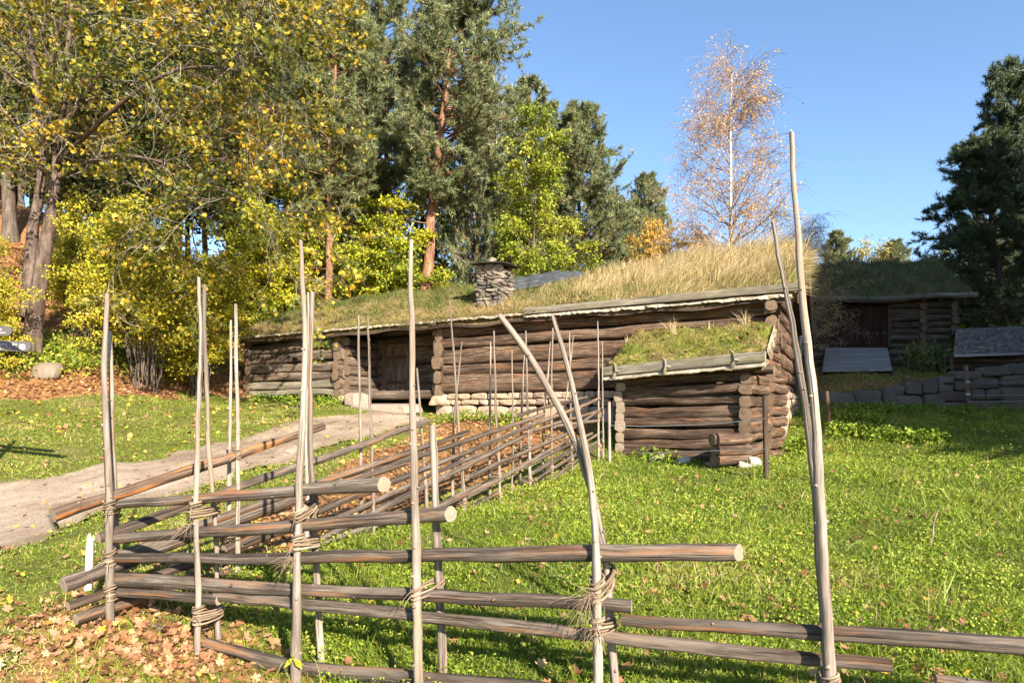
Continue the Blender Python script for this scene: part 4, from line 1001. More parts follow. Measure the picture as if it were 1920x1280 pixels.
mb=MB(); n=16000; k=rng.integers(0,len(T3),n); P=T3[k]+rng.normal(0,.06,(n,3))*[1,1,0]-[0,0,.02]
cl=np.sin(P[:,0]*2.3)*np.cos(P[:,1]*1.9+P[:,0])
blades(mb,P,rng.uniform(.12,.36,n)*(1+.5*cl),rng.uniform(.012,.022,n),unit(np.array([.1,-.1,1.])+rng.normal(0,.35,(n,3))),np.clip(.3+.25*cl+rng.normal(0,.2,n),0,1),0,.5)
n=220; k=rng.integers(0,len(T3),n); k=k[np.abs(Wg.ravel()[k]-2.8)<1.2]; blades(mb,T3[k],rng.uniform(.4,.75,len(k)),.02,unit(np.array([0,0,1.])+rng.normal(0,.25,(len(k),3))),rng.uniform(0,.3,len(k)),0,.2)
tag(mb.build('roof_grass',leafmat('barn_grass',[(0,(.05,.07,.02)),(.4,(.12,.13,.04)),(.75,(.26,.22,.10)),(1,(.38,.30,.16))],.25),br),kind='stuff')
mb=MB(); n=120; ub=np.linspace(-.75,BLn+.5,n); xy=BL+ub[:,None]*BU-.57*BW; zc=bz1-.30
log(mb,Bp(-.8,-.57,bz1-.22),Bp(BLn+.5,-.57,bz1-.2),1.,(.07,.10),3.5,10,.05,1,.03)
mb.build('eave_beam',[M_grey,M_end],barn)
mb=MB(); box(mb,Bp(BLn/2,2.85,(bz0+.2)/2+1.2),np.array([*BU,0])*(BLn/2-.2),np.array([*BW,0])*2.6,[0,0,.9]); mb.build('dark_underfloor_block',M_dark,barn,smooth=False)  # solid near-black block, darkness at the barn's base put into its colour
# wooden ramp up to the barn door
r0=W(1548,651,27.5); r1=W(1664,651,27.05); r2=W(1672,692,24.4); r3=W(1542,694,24.9)
mb=MB(); n=15
for k in range(n):
    a,b=(k+.03)/n,(k+.97)/n; A=r0+(r3-r0)*b; B=r0+(r3-r0)*a; Cc=r1+(r2-r1)*a; Dd=r1+(r2-r1)*b; dz=np.array([0,0,rng.uniform(-.008,.008)])
    V=np.array([A,B,Cc,Dd])+dz; V=np.concatenate([V,V-[0,0,.07]]); uv=np.array([[0,0],[0,.3],[1.6,.3],[1.6,0]]*2)+rng.uniform(0,30,2)
    mb.add(V[[3,2,1,0]],[[0,1,2,3]],uv[[3,2,1,0]]); mb.add(V,[[4,5,6,7],[3,2,6,7][::-1],[0,1,5,4],[0,3,7,4],[1,2,6,5]],uv)
rp=mb.build('wooden_ramp',wood('ramp_board',(.16,.135,.115),(.32,.285,.25),(.46,.42,.375),None),smooth=False); tag(rp,'grey plank ramp sloping up to the wide door of the dark barn','ramp')
for P0,P1 in ((r0,r3),(r1,r2)): mb=MB(); box(mb,(P0+P1)/2-[0,0,.45],(P1-P0)/2*.98,[.06,0,0],[0,0,.36]); mb.build('side_support',M_logd,rp,smooth=False)
# low outbuilding with a slate roof
ob=thing('outbuilding','low dark outbuilding with a grey shingled roof beyond the stone wall','outbuilding',W(1860,700,25))
oe0,oe1=W(1788,664,23.9),W(2150,652,22.6); orr0,orr1=W(1792,617,26.2),W(2150,600,24.9)
nu,nw=60,16; s_=np.linspace(0,1,nu); t_=np.linspace(0,1,nw)
mb=MB()
slope=unit((orr0-oe0))
for j in range(nw-1):
    t0,t1=t_[j],t_[j+1]; x=0.
    while x<1:
        wd=min(rng.uniform(.012,.022),1-x); lift=.012+rng.uniform(0,.008)
        a0=oe0+(oe1-oe0)*x; a1=oe0+(oe1-oe0)*(x+wd*.96); b0=orr0+(orr1-orr0)*x; b1=orr0+(orr1-orr0)*(x+wd*.96)
        V=np.array([a0+(b0-a0)*(t0-.012),a1+(b1-a1)*(t0-.012),a1+(b1-a1)*t1,a0+(b0-a0)*t1]); V[:2,2]+=lift+.02
        V=np.concatenate([V,V[:2]-[0,0,.03]])
        mb.add(V,[[0,1,2,3],[4,5,1,0]],np.array([[0,0],[.2,0],[.2,.2],[0,.2],[0,0],[.2,0]])+rng.uniform(0,40,2)); x+=wd
mb.add(np.array([oe0,oe1,orr1,orr0])-[0,0,.02],[[3,2,1,0]],np.zeros((4,2)))
bk0,bk1=orr0+[.6,2.2,-1.2],orr1+[.6,2.2,-1.2]; mb.add(np.array([orr0,orr1,bk1,bk0]),[[0,1,2,3]],np.array([[0,0],[4,0],[4,2],[0,2.]]))
mb.build('shingle_roof',stonemat('shingle',[(.36,(.17,.14,.115)),(.5,(.30,.25,.205)),(.64,(.42,.36,.30))],2.),ob,smooth=False)
mb=MB(); box(mb,(oe0+oe1)/2+[0,-.03,-.06],(oe1-oe0)/2,[0,.02,0],[0,0,.045]); mb.build('eave_board',wood('pale_board',(.3,.29,.28),(.5,.48,.46),(.62,.6,.58)),ob,smooth=False)
mb=MB(); zz=oe0[2]-.1
for k in range(6):
    z=zz-.12-k*.24; a=oe0+[.2,.35,0]; b=oe1+[0,.35,0]; a[2]=b[2]=z; log(mb,a,b,1.,(.1,.12),3.,10,.04,1); c=orr0+[.3,2.0,0]; c[2]=z; log(mb,a,c,1.,(.1,.12),3.,10,.04,1)
mb.build('log_wall',[M_logr,M_end],ob)
mb=MB(); V=np.array([oe0+[.25,.3,-.1],orr0+[.25,0,-.1],bk0+[-.3,-.2,0],]); mb.add(np.concatenate([V,V+[.06,0,0]]),[[0,1,2],[5,4,3]],np.zeros((6,2))); mb.build('gable_boards',M_logd,ob,smooth=False)
# dry stone wall
swl=np.array([10.9,22.9]); swr=np.array([23.,22.1]); SU=unit(swr-swl); SW=np.array([-SU[1],SU[0]]); SL=np.linalg.norm(swr-swl)
def spt(u): p=swl+SU*u; return np.array([p[0],p[1],0])
mb=MB(); zbf=lambda u:float(g(spt(u)[0],spt(u)[1]-.25))-.12
def ztf(u):
    p=spt(u); px=960+F*p[0]/p[1]; py=np.interp(px,[1530,1650,1700,1740,1800,1850,1920,2200],[737,730,716,712,697,688,680,660]); return EYE-(py-780)/F*p[1]
masonry(mb,spt,0,2.6,zbf,ztf,[1.],.28,.7,1.3,.07,SU,SW,.015); masonry(mb,spt,2.5,4.2,zbf,ztf,[1.3,1.],.28,.5,1.0,.07,SU,SW,.015); masonry(mb,spt,4.1,SL,zbf,ztf,[1.15,1.1,1.,.9],.28,.35,1.1,.07,SU,SW,.015)
sw=mb.build('stone_wall',M_wall,smooth=False); tag(sw,'dry stone retaining wall of squared grey stones along the far edge of the meadow','wall')
# ---------------------------------------------------------------- trees
def sprout(P,R,n,t0,t1,ang,spread=.25,flat=0.,tpow=1.):
    """n children along each branch: start, direction, radius there, place t"""
    M,N,_=P.shape; t=t0+(t1-t0)*rng.uniform(0,1,(M,n))**tpow; x=t*(N-1); i=np.minimum(x.astype(int),N-2); f=(x-i)[...,None]
    m=np.arange(M)[:,None]; S=P[m,i]*(1-f)+P[m,i+1]*f; T=unit(P[m,i+1]-P[m,i]); r=R[m,i]*(1-f[...,0])+R[m,i+1]*f[...,0]
    S,T,r,t=S.reshape(-1,3),T.reshape(-1,3),r.ravel(),t.ravel()
    p=orth(T)
    if flat: p=unit(p*np.array([1,1,1-flat])); p=unit(p-T*(p*T).sum(1,keepdims=True))
    a=ang+rng.normal(0,spread,len(S)); D=T*np.cos(a)[:,None]+p*np.sin(a)[:,None]
    return S,D,r,t
def along(P,n,jit):
    M,N,_=P.shape; t=rng.uniform(.15,1,(M,n)); x=t*(N-1); i=np.minimum(x.astype(int),N-2); f=(x-i)[...,None]; m=np.arange(M)[:,None]
    Q=(P[m,i]*(1-f)+P[m,i+1]*f).reshape(-1,3); return Q+rng.normal(0,jit,Q.shape)
def stem(pts,r0,r1,n=16,wob=.03):
    pts=np.array(pts,float); s=np.linspace(0,1,len(pts)); t=np.linspace(0,1,n)
    P=np.stack([np.interp(t,s,pts[:,k]) for k in range(3)],-1)
    for _ in range(2): P[1:-1]=(P[:-2]+2*P[1:-1]+P[2:])/4
    P[1:,:2]+=np.stack([smooth_noise(n-1,4),smooth_noise(n-1,4)],-1)*wob
    R=r0+(r1-r0)*t**.9; R[0]*=1.35
    return P[None],R[None]
def broadleaf(pts,tr,crown,nl=26,base=.3,nsub=6,ntw=5,nleaf=20,lsz=.12,shape='kite',jit=.2,bare=0.,up=.06,limb_ang=1.05,prof=None,tw_r=.006,stems=None,leaf_up=.4,sf=1.,lim=.07,fl=0.):
    tm,cm=MB(),MB()
    P0,R0=stem(pts,tr,tr*.12); tube(tm,P0[0],R0[0],10)
    PP=[(P0,R0)]
    for s in (stems or []):
        p,r=stem(s[0],s[1],s[1]*.15); tube(tm,p[0],r[0],9); PP.append((p,r))
    tw=[]
    for P_,R_ in PP:
        S,D,r,t=sprout(P_,R_,max(4,nl//len(PP)),base,.98,limb_ang,.2)
        k=(t-base)/(1-base); pr=(np.sin(np.clip(k*.85+.15,0,1)*PI)**.6 if prof is None else prof(k))
        D[:,2]+=.25*k
        P1,R1=grow(S,unit(D),crown*(1. if R_[0,0]>.2 or not stems else sf)*pr*rng.uniform(.5,1.25,len(S)),9,np.minimum(r*.5,lim),.010,.18,up)
        tubes(tm,P1,R1,6,0)
        S,D,r,_=sprout(P1,R1,nsub,.2,1.,.75,.25,fl); P2,R2=grow(S,D,crown*.33*rng.uniform(.5,1.2,len(S)),6,np.minimum(r*.7,.03),.006,.22,up*.6); tubes(tm,P2,R2,4,1)
        S,D,r,_=sprout(P2,R2,ntw,.2,1.,.7,.3,fl); P3,R3=grow(S,D,crown*.15*rng.uniform(.5,1.3,len(S)),4,np.minimum(r*.7,tw_r*1.4),tw_r*.4,.25,0.); tubes(tm,P3,R3,3,1)
        tw.append(P3)
    T=np.concatenate(tw)
    if bare: T=T[rng.uniform(0,1,len(T))>bare]
    Q=along(T,nleaf,jit)
    if fl: Q=along(T,nleaf,0.); Q=Q+rng.normal(0,jit,Q.shape)*[1,1,.3]
    # leaf colour drifts over the crown in patches
    c=np.sin(Q[:,0]*1.3+Q[:,2])*.5+np.sin(Q[:,1]*1.1-Q[:,2]*1.7)*.5
    leaves(cm,Q,lsz*rng.uniform(.6,1.25,len(Q)),leaf_up,.18,.8,shape=shape,u=np.clip(.5+.2*c+rng.normal(0,.2,len(Q)),0,1))
    return tm,cm
def needles(cm,S,D,n,L,wd,spread=.9):
    M=len(S); d=np.repeat(D,n,0); b=np.repeat(S,n,0)+d*rng.uniform(-.1,.14,(M*n,1))
    nd_=unit(d*rng.uniform(.25,1.1,(M*n,1))+rng.normal(0,spread,(M*n,3))*.75+[0,0,.12]); ln=L*rng.uniform(.7,1.2,M*n)
    s=orth(nd_)*wd*.5
    V=np.stack([b-s,b+s,b+nd_*ln[:,None]],1); u=np.repeat(np.clip(rng.normal(.5,.22,M),0,1),n)
    cm.add(V,np.arange(M*n*3).reshape(-1,3),np.repeat(np.stack([u,u*0],-1)[:,None],3,1))
def pine(Ht,tr,crown,base=.35,lean=(0,0),side=None,nper=5,dense=1.,stepz=.55,prof=None,nL=.20,wd=.034,nn=13,ang=1.35,cut=None):
    tm,cm=MB(),MB()
    pts=[(0,0,-.3),(lean[0]*.3,lean[1]*.3,Ht*.33),(lean[0]*.75,lean[1]*.75,Ht*.7),(lean[0],lean[1],Ht)]
    P0,R0=stem(pts,tr,.03,26,.05); tube(tm,P0[0],R0[0],10)
    zs_=np.arange(base*Ht,Ht-.2,stepz); S=[];D=[];L=[]
    for z in zs_:
        k=(z-base*Ht)/(Ht*(1-base)); pr=(min(1,(k+.12)*3.2)*(1-k)**.62*1.15 if prof is None else prof(k))
        a0=rng.uniform(0,6.28)
        for j in range(nper):
            if rng.uniform()<.10: continue
            a=a0+j*2*PI/nper+rng.normal(0,.3); l=crown*pr*rng.uniform(.5,1.2)+.25
            if side is not None: l*=1+side[1]*math.cos(a-side[0])
            t=z/Ht; p=np.array([np.interp(z,P0[0][:,2],P0[0][:,0]),np.interp(z,P0[0][:,2],P0[0][:,1]),z+rng.normal(0,.12)])
            S.append(p); D.append([math.cos(a)*math.sin(ang),math.sin(a)*math.sin(ang),math.cos(ang)+.25*k+rng.normal(0,.1)]); L.append(l)
    # a few dead stubs below the crown
    for z in rng.uniform(base*Ht*.45,base*Ht,7): 
        a=rng.uniform(0,6.28); p=np.array([np.interp(z,P0[0][:,2],P0[0][:,0]),np.interp(z,P0[0][:,2],P0[0][:,1]),z]); P,R=grow(p[None],np.array([[math.cos(a),math.sin(a),-.1]]),rng.uniform(.5,1.8),6,.025,.006,.15); tubes(tm,P,R,5)
    S,D,L=np.array(S),unit(np.array(D)),np.array(L)
    P1,R1=grow(S,D,L,7,np.clip(L*.016,.015,.06),.010,.10,.03); tubes(tm,P1,R1,5)
    S,D,r,t=sprout(P1,R1,int(9*dense),.3,1.,.75,.25,.5); L2=np.repeat(L,int(9*dense))*.30*rng.uniform(.5,1.1,len(S))+.12
    P2,R2=grow(S,D,L2,5,.010,.005,.16,.06); tubes(tm,P2,R2,3)
    S,D,r,t=sprout(P2,R2,5,.25,1.05,.6,.3); D=unit(D+[0,0,.25])
    tipS=P2[:,-1]; tipD=unit(P2[:,-1]-P2[:,-2]); S=np.concatenate([S,tipS,P1[:,-1]]); D=np.concatenate([D,tipD,unit(P1[:,-1]-P1[:,-2])])
    needles(cm,S,D,nn,nL,wd)
    return tm,cm
def place(name,label,cat,parts,mats,x,y,group=None,scale=1.,rot=0.,sink=.12,z=None):
    z=float(g(x,y))-sink if z is None else z
    r=thing(name,label,cat,(x,y,z),group); r.scale=(scale,)*3 if np.isscalar(scale) else scale; r.rotation_euler=(0,0,rot)
    LOCAL[0]=True
    a=parts[0].build('trunk',[mats[0],B_twig if mats[0] in (B_maple,B_twig) else mats[0]],r); b=parts[1].build('crown',mats[1],r,smooth=False)
    LOCAL[0]=False
    return r
def copy_tree(src,label,x,y,scale,rot,group=None,mats=None):
    r=src.copy(); COL.objects.link(r); r.location=(x,y,float(g(x,y))-.12); r.scale=(scale,)*3 if np.isscalar(scale) else scale; r.rotation_euler=(0,0,rot); r['label']=label
    if group: r['group']=group
    for c in list(src.children):
        d=c.copy(); COL.objects.link(d); d.parent=r
        if mats and d.name.startswith('crown'):
            d.material_slots[0].link='OBJECT'; d.material_slots[0].material=mats
    return r
def bx(px,D): return (px-960)/F*D
def hgt(px,py,D,sink=0.): return EYE-(py-HY)/F*D-float(g(bx(px,D),D))
B_pine=bark('pine_bark',(.08,.042,.028),(.22,.115,.068),(.40,.235,.145),1.5,9)
B_dark=bark('dark_bark',(.045,.035,.028),(.11,.085,.068),(.2,.165,.135),2,14)
B_maple=bark('maple_bark',(.03,.02,.016),(.10,.07,.055),(.22,.165,.135),2.2,9,1.)
B_twig=bark('grey_twig',(.13,.11,.085),(.27,.235,.18),(.42,.38,.30),2,8,.3)
B_birch=bark('birch_trunk',(.30,.24,.19),(.72,.64,.57),(.85,.80,.74),9,2,.3)
B_purple=bark('birch_twig',(.17,.11,.085),(.30,.205,.165),(.42,.31,.26),3,8,.2)
L_maple=leafmat('maple_leaf',[(0,(.035,.055,.010)),(.35,(.10,.12,.015)),(.58,(.24,.21,.02)),(.8,(.50,.34,.025)),(1,(.60,.31,.03))],.22)
L_hazel=leafmat('hazel_leaf',[(0,(.10,.13,.012)),(.3,(.27,.28,.02)),(.55,(.48,.42,.03)),(.8,(.62,.50,.05)),(1,(.66,.46,.08))],.25)
L_dark=leafmat('dark_leaf',[(0,(.022,.036,.010)),(.45,(.05,.075,.014)),(.75,(.13,.14,.018)),(1,(.34,.24,.03))],.2)
L_yg=leafmat('yellow_green_leaf',[(0,(.08,.12,.012)),(.35,(.21,.26,.02)),(.62,(.42,.40,.022)),(1,(.64,.51,.03))],.25)
L_lime=leafmat('lime_leaf',[(0,(.13,.18,.015)),(.5,(.27,.32,.03)),(.8,(.40,.40,.035)),(1,(.52,.46,.06))],.3)
L_orange=leafmat('orange_leaf',[(0,(.22,.15,.03)),(.4,(.45,.27,.04)),(.7,(.58,.33,.05)),(1,(.6,.42,.10))],.35)
L_birch=leafmat('birch_leaf',[(0,(.58,.32,.06)),(.5,(.70,.45,.12)),(1,(.80,.58,.27))],.4)
N_pine=leafmat('pine_needle',[(0,(.07,.095,.045)),(.4,(.165,.195,.085)),(.7,(.25,.265,.115)),(1,(.36,.33,.13))],.25,.45,.5)
N_dark=leafmat('dark_pine_needle',[(0,(.03,.05,.024)),(.5,(.065,.095,.04)),(1,(.14,.16,.055))],.15,.5,.4)

# the big leaning maple on the bank, two trunks
D=17.6; mx=bx(58,D); my=D; mz=float(g(mx,my))-.1
def lw(px,py,dd=0.): return W(px,py,D+dd)-np.array([mx,my,mz])
pm=broadleaf([(0,0,-.2),lw(70,560),lw(95,420,.1),lw(108,300,.2),lw(118,150,.3),lw(135,-60,.5)],.27,5.2,60,.40,8,7,22,.10,'maple',.11,.60,.0,1.2,lambda k:.55+.55*np.sin(np.clip(k*.8+.2,0,1)*PI),.010,leaf_up=.35,fl=.3,sf=.72,lim=.035,
    stems=[([lw(52,600,.25),lw(62,470,.5),lw(80,330,.9),lw(70,150,1.4),lw(40,-80,1.8)],.21),
           ([lw(112,300,.1),lw(220,200,-1.2),lw(320,130,-2.2),lw(420,120,-3.),lw(520,170,-3.6)],.07),
           ([lw(110,330,.1),lw(200,285,.0),lw(300,300,-1.2),lw(400,340,-2.),lw(480,395,-2.4)],.07),
           ([lw(116,240,.2),lw(240,60,-.8),lw(370,0,-1.8),lw(500,60,-2.6)],.07)])
place('maple_tree','big old maple with two leaning trunks and half bare yellow branches, on the leafy bank','tree',pm,(B_maple,L_maple),mx,my,z=mz)
# hazels
def bushes(Ht,cr,n,lsz,nl=22,base=.12,shape='kite',ntw=4,jit=.16):
    sts=[]
    for k in range(n):
        a=rng.uniform(0,6.28); r=rng.uniform(.15,1)*cr; h=Ht*rng.uniform(.6,1)*(1-.25*(r/cr)); b=rng.uniform(0,.35)
        sts.append(([(b*math.cos(a),b*math.sin(a),-.2),(r*.35*math.cos(a),r*.35*math.sin(a),h*.5),(r*.8*math.cos(a),r*.8*math.sin(a),h)],.02))
    return broadleaf([(0,0,-.2),(.1,0,Ht*.5),(.05,.1,Ht)],.035,cr*.55,n*6,base,5,ntw,int(nl*1.15),lsz,shape,jit,0.25,.0,1.0,lambda k:.6+.6*(1-k),.004,sts,leaf_up=.4,fl=.6)
hz1=bushes(hgt(280,330,18.6),2.1,24,.085,15,base=.30)
h1=place('hazel_bush','tall many-stemmed hazel with small yellow green leaves beside the big leaning maple trunk','bush',hz1,(B_dark,L_hazel),bx(275,18.6),18.6,'hazels on the leafy bank')
copy_tree(h1,'hazel standing between the tall hazel and the left end of the farmhouse',bx(372,21),21,(.85,.85,.85),2.1)
copy_tree(h1,'low hazel growing in front of the two leaning maple trunks',bx(-30,16.2),16.2,.62,5.)
copy_tree(h1,'smaller hazel on the leafy bank behind the leaning maple trunk',bx(160,20.5),20.5,.8,4.)
yb=bushes(hgt(745,375,28),2.7,26,.13,15,.08)
y1=place('yellow_bush','bright yellow green bush behind the farmhouse roof, left of the chimney','bush',yb,(B_dark,L_yg),bx(745,27.5),27.5,'yellow bushes behind the farmhouse')
copy_tree(y1,'yellow green bush behind the left end of the farmhouse, by the slim pine trunk',bx(552,30),30,1.1,1.2)
copy_tree(y1,'darker yellow bush in the gap between the hazels and the farmhouse roof',bx(475,27),27,(.9,.9,.85),2.8)
copy_tree(y1,'yellow bush just left of the reddish leaning pine trunk',bx(655,30),30,1.05,3.8)
# bright maple right of the chimney
pm=broadleaf([(0,0,-.2),(.1,0,2.5),(0,.2,4.5),(.1,.1,hgt(985,225,28.5))],.14,2.9,40,.16,7,5,15,.14,'kite',.13,0,-.02,1.15,lambda k:.3+.9*(1-k)**.8,leaf_up=.4,fl=.5)
place('lime_green_tree','bright lime green leafy tree right above the stone chimney','tree',pm,(B_dark,L_lime),bx(1000,28),28)
# tall dark leafy trees at the left
pd=broadleaf([(0,0,-.2),(.2,.2,5),(0,.1,10),(.2,0,19)],.28,4.6,54,.2,7,5,15,.17,'kite',.3,0,.08,1.0)
t1=place('leafy_tree','tall dark green leafy tree with some yellow leaves, left of the slim pines','tree',pd,(B_dark,L_dark),bx(455,31),31,'tall leafy trees at the back of the bank')
copy_tree(t1,'tall leafy tree behind the upper branches of the big maple',bx(215,25),25,.95,2.)
copy_tree(t1,'dark leafy tree behind the two leaning maple trunks, at the picture edge',bx(20,27),27,1.,4.)
copy_tree(t1,'dark green leafy tree behind the tall hazel, hidden by its branches',bx(330,30.5),30.5,1.1,5.)

# pines
pA=pine(hgt(612,-60,27.9),.19,2.5,.38,(.3,0),nper=5,dense=1.2,stepz=.48,nn=14,nL=.22)
a1=place('pine_tree','slim straight pine with a reddish trunk standing behind the left part of the turf roof','tree',pA,(B_pine,N_pine),bx(612,27.9),27.9,'pines behind the farmhouse')
copy_tree(a1,'slim pine left of the straight slim pine, rising from behind the yellow green bush',bx(535,30),30,(1.1,1.1,1.02),.8)
copy_tree(a1,'slim pine just right of the straight slim pine, its trunk half hidden by yellow leaves',bx(662,31),31,(1.05,1.05,.95),2.2)
copy_tree(a1,'pine standing between the slim pines and the big leaning pine, farther back',bx(728,34),34,(1.2,1.2,1.25),4.0)
Dp=27.5
pC=pine(hgt(790,-170,Dp),.30,3.0,.36,(bx(862,Dp)-bx(790,Dp),.3),(0.,.35),6,1.5,.42,nn=15,nL=.22)
place('pine_tree','big leaning pine with an orange trunk and dense crown, left of the chimney','tree',pC,(B_pine,N_pine),bx(785,Dp),Dp,'pines behind the farmhouse')
pE=pine(hgt(1080,200,36),.22,3.7,.16,(.2,0),None,6,1.35,.42,lambda k:min(1,(k+.25)*2.2)*(1-k)**.7*1.15,nn=15,nL=.24)
e1=place('pine_tree','broad dense pine behind the lime green tree, right of it','tree',pE,(B_pine,N_pine),bx(1080,36),36,'pines behind the farmhouse')
copy_tree(e1,'dense low-branched pine tucked against the right side of the big leaning pine',bx(893,31),31,(.55,.55,1.05),1.)
copy_tree(e1,'shorter pine right of the broad pine, before the birch',bx(1150,39),39,(.9,.9,.72),2.)
copy_tree(e1,'small pine with a pointed top standing next to the orange shrub and birch',bx(1218,42),42,(.75,.75,.88),3.3)
copy_tree(e1,'low pine filling the gap between the broad pine and the small pointed pine',bx(1190,38),38,(.8,.8,.5),5.)
# birch
Db=24.; hb=hgt(1372,92,Db)
def birch(Ht,cr):
    tm,tw,cm=MB(),MB(),MB(); P0,R0=stem([(0,0,-.2),(.02,0,Ht*.4),(-.02,.05,Ht*.75),(0,0,Ht)],.11,.012,22,.02); tube(tm,P0[0],R0[0],10)
    S,D,r,t=sprout(P0,R0,92,.08,.99,.92,.15); k=t
    P1,R1=grow(S,D,cr*(.10+1.1*np.minimum(1-k,.75)**1.05)*rng.uniform(.7,1.2,len(S)),9,np.minimum(r*.5,.028),.006,.10,.035); tubes(tw,P1,R1,5)
    S,D,r,_=sprout(P1,R1,7,.2,1.,.6,.2); P2,R2=grow(S,D,cr*.33*rng.uniform(.4,1.2,len(S)),7,.008,.004,.16,-.10); tubes(tw,P2,R2,3)
    S,D,r,_=sprout(P2,R2,6,.15,1.,.6,.3); P3,R3=grow(S,D,cr*.22*rng.uniform(.4,1.2,len(S)),6,.0045,.0025,.14,-.22); tubes(tw,P3,R3,3)
    T=P3[rng.uniform(0,1,len(P3))<.62]
    Q=along(T,6,.05); c=np.sin(Q[:,0]*1.7+Q[:,2])*.5; c2=np.sin(Q[:,0]*2.1)*np.sin(Q[:,2]*1.9+Q[:,1]); k=rng.uniform(0,1,len(Q))<.72+.25*c2; Q=Q[k]; c=c[k]
    leaves(cm,Q,.072*rng.uniform(.6,1.2,len(Q)),.2,.15,.8,u=np.clip(.5+.25*c+rng.normal(0,.2,len(Q)),0,1))
    return tm,tw,cm
tm,tw,cm=birch(hb-.8,3.7)
r=thing('birch_tree','slender birch with sparse golden leaves and a pale trunk above the roof ridge','tree',(bx(1370,Db),Db,float(g(bx(1370,Db),Db))-.1))
LOCAL[0]=True
tr_=tm.build('trunk',B_birch,r); tw.build('twigs',B_purple,r); cm.build('crown',L_birch,r,smooth=False); LOCAL[0]=False
tag(r.children[1],kind='stuff')
copy_tree(r,'lower birch with drooping twigs, half hidden by the tallest fence pole',bx(1502,25),25.,(.72,.72,.5),2.)
# low orange growth by the birch
ob_=bushes(3.6,1.2,12,.09,12)
o1=place('orange_shrub','tall orange leaved shrub between the small pointed pine and the birch','shrub',ob_,(B_twig,L_orange),bx(1228,31),31,'orange shrubs behind the roof')
o1.scale=(1.15,1.15,(hgt(1228,392,31))/3.6)
copy_tree(o1,'low orange shrub at the foot of the birch, left of its trunk',bx(1310,29),29,(1.1,1.1,hgt(1310,415,29)/3.6),1.)
# far trees beyond the barn
f1=copy_tree(e1,'far spruce-like pine rising beyond the left end of the barn roof',bx(1570,62),62,(.85,.85,hgt(1570,436,62)/(hgt(1080,200,36))),1.7,'far trees beyond the barn')
copy_tree(e1,'far pine rising beyond the barn roof next to a pale yellow tree',bx(1683,60),60,(.75,.75,hgt(1683,452,60)/hgt(1080,200,36)),2.9,'far trees beyond the barn')
pf=broadleaf([(0,0,-.2),(.1,0,4),(0,0,9)],.15,2.6,26,.25,6,4,12,.2,'kite',.25,0)
f2=place('leafy_tree','pale yellow far tree beyond the middle of the barn roof','tree',pf,(B_dark,leafmat('pale_yellow_leaf',[(0,(.3,.27,.07)),(1,(.55,.45,.14))],.35)),bx(1640,61),61,'far trees beyond the barn')
f2.scale=(1,1,hgt(1640,462,61)/9.3)
# pines at the right
pR=pine(hgt(1865,250,31),.24,2.4,.15,(-1.0,0),(PI,.25),6,1.5,.45,lambda k:min(1,(k+.3)*2.)*(1-k)**.55*1.2,.24,.036,16,1.5)
q1=place('pine_tree','dark pine with long flat branches beside the barn, in front of a taller pine','tree',pR,(B_dark,N_dark),bx(1888,31.5),31.5,'dark pines at the barn')
copy_tree(q1,'tallest dark pine rising at the edge behind the flat-branched pine',bx(1935,38),38,(1.15,1.15,1.60),.4)
yg=copy_tree(y1,'yellow green leafy bush glowing between the dark pines and the barn',bx(1845,45),45,(1.3,1.3,1.4),1.,'yellow bushes by the barn')
copy_tree(y1,'yellow green bush above the shingled outbuilding, right of the pine trunk',bx(1915,43),43,(1.2,1.2,1.3),2.,'yellow bushes by the barn')
# tall pines beside the meadow, their shade falls on the barn, wall and far meadow
for k,(x,y,s) in enumerate(((20.3,14.4,1.8),(23.3,12.8,1.9),(26.2,13.2,2.0),(29.,14.2,1.95),(18.6,11.2,1.3),(24.,9.3,1.5),(16.6,8.9,1.0),(14.6,6.0,.8),(17.9,6.8,.9),(24.8,18.6,1.35))):
    r_=k*1.3; sw=min(s,1.)*.9+.35*s
    Vq=np.concatenate(pR[1].v); xr=(Vq[:,0]*math.cos(r_)-Vq[:,1]*math.sin(r_))*sw; yr=(Vq[:,0]*math.sin(r_)+Vq[:,1]*math.cos(r_))*sw
    x=max(x,float(np.max(.86*np.maximum(y+yr,.5)-xr)))     # its branches stay clear of the view over the meadow
    copy_tree(q1,'dark pine standing by the right side of the meadow, outside the fence',x,y,(sw,sw,s),r_,'pines along the meadow')
# wood behind: one mass
tm,cm=MB(),MB()
def scatter(parts,x,y,s,rot,sz=1.):
    z=float(g(x,y))-.1; c,s_=math.cos(rot),math.sin(rot)
    for src,dst in ((parts[0],tm),(parts[1],cm)):
        V=np.concatenate(src.v); V2=np.stack([V[:,0]*c-V[:,1]*s_,V[:,0]*s_+V[:,1]*c,V[:,2]*sz],-1)*s+[x,y,z]
        base=dst.n; dst.v.append(V2); dst.uv.append(np.concatenate(src.uv)); dst.n+=len(V2)
        for f,m_ in src.f: dst.f.append((f+base,m_))
far_p=pine(17.,.2,2.7,.25,(.3,0),None,5,.7,.8,None,.32,.06,8)
far_b=broadleaf([(0,0,-.2),(.1,0,6),(0,.2,14)],.2,4.2,26,.15,6,4,9,.30,'kite',.4,0)
wt,wc=MB(),MB()
for k in range(26):
    x=rng.uniform(-46,4); y=rng.uniform(39,58); scatter(far_p,x,y,rng.uniform(.8,1.15),rng.uniform(0,6))
w=tm.build('forest',[B_pine]); wcr=cm.build('forest_needles',[N_pine]); 
tag(w,kind='stuff'); w['label']='wood of pine trees far behind the farmhouse and bank'; wcr.parent=w; tag(wcr,kind='stuff')
tm,cm=MB(),MB()
for k in range(22):
    x=rng.uniform(-42,-2); y=rng.uniform(34,50); scatter(far_b,x,y,rng.uniform(.7,1.),rng.uniform(0,6))
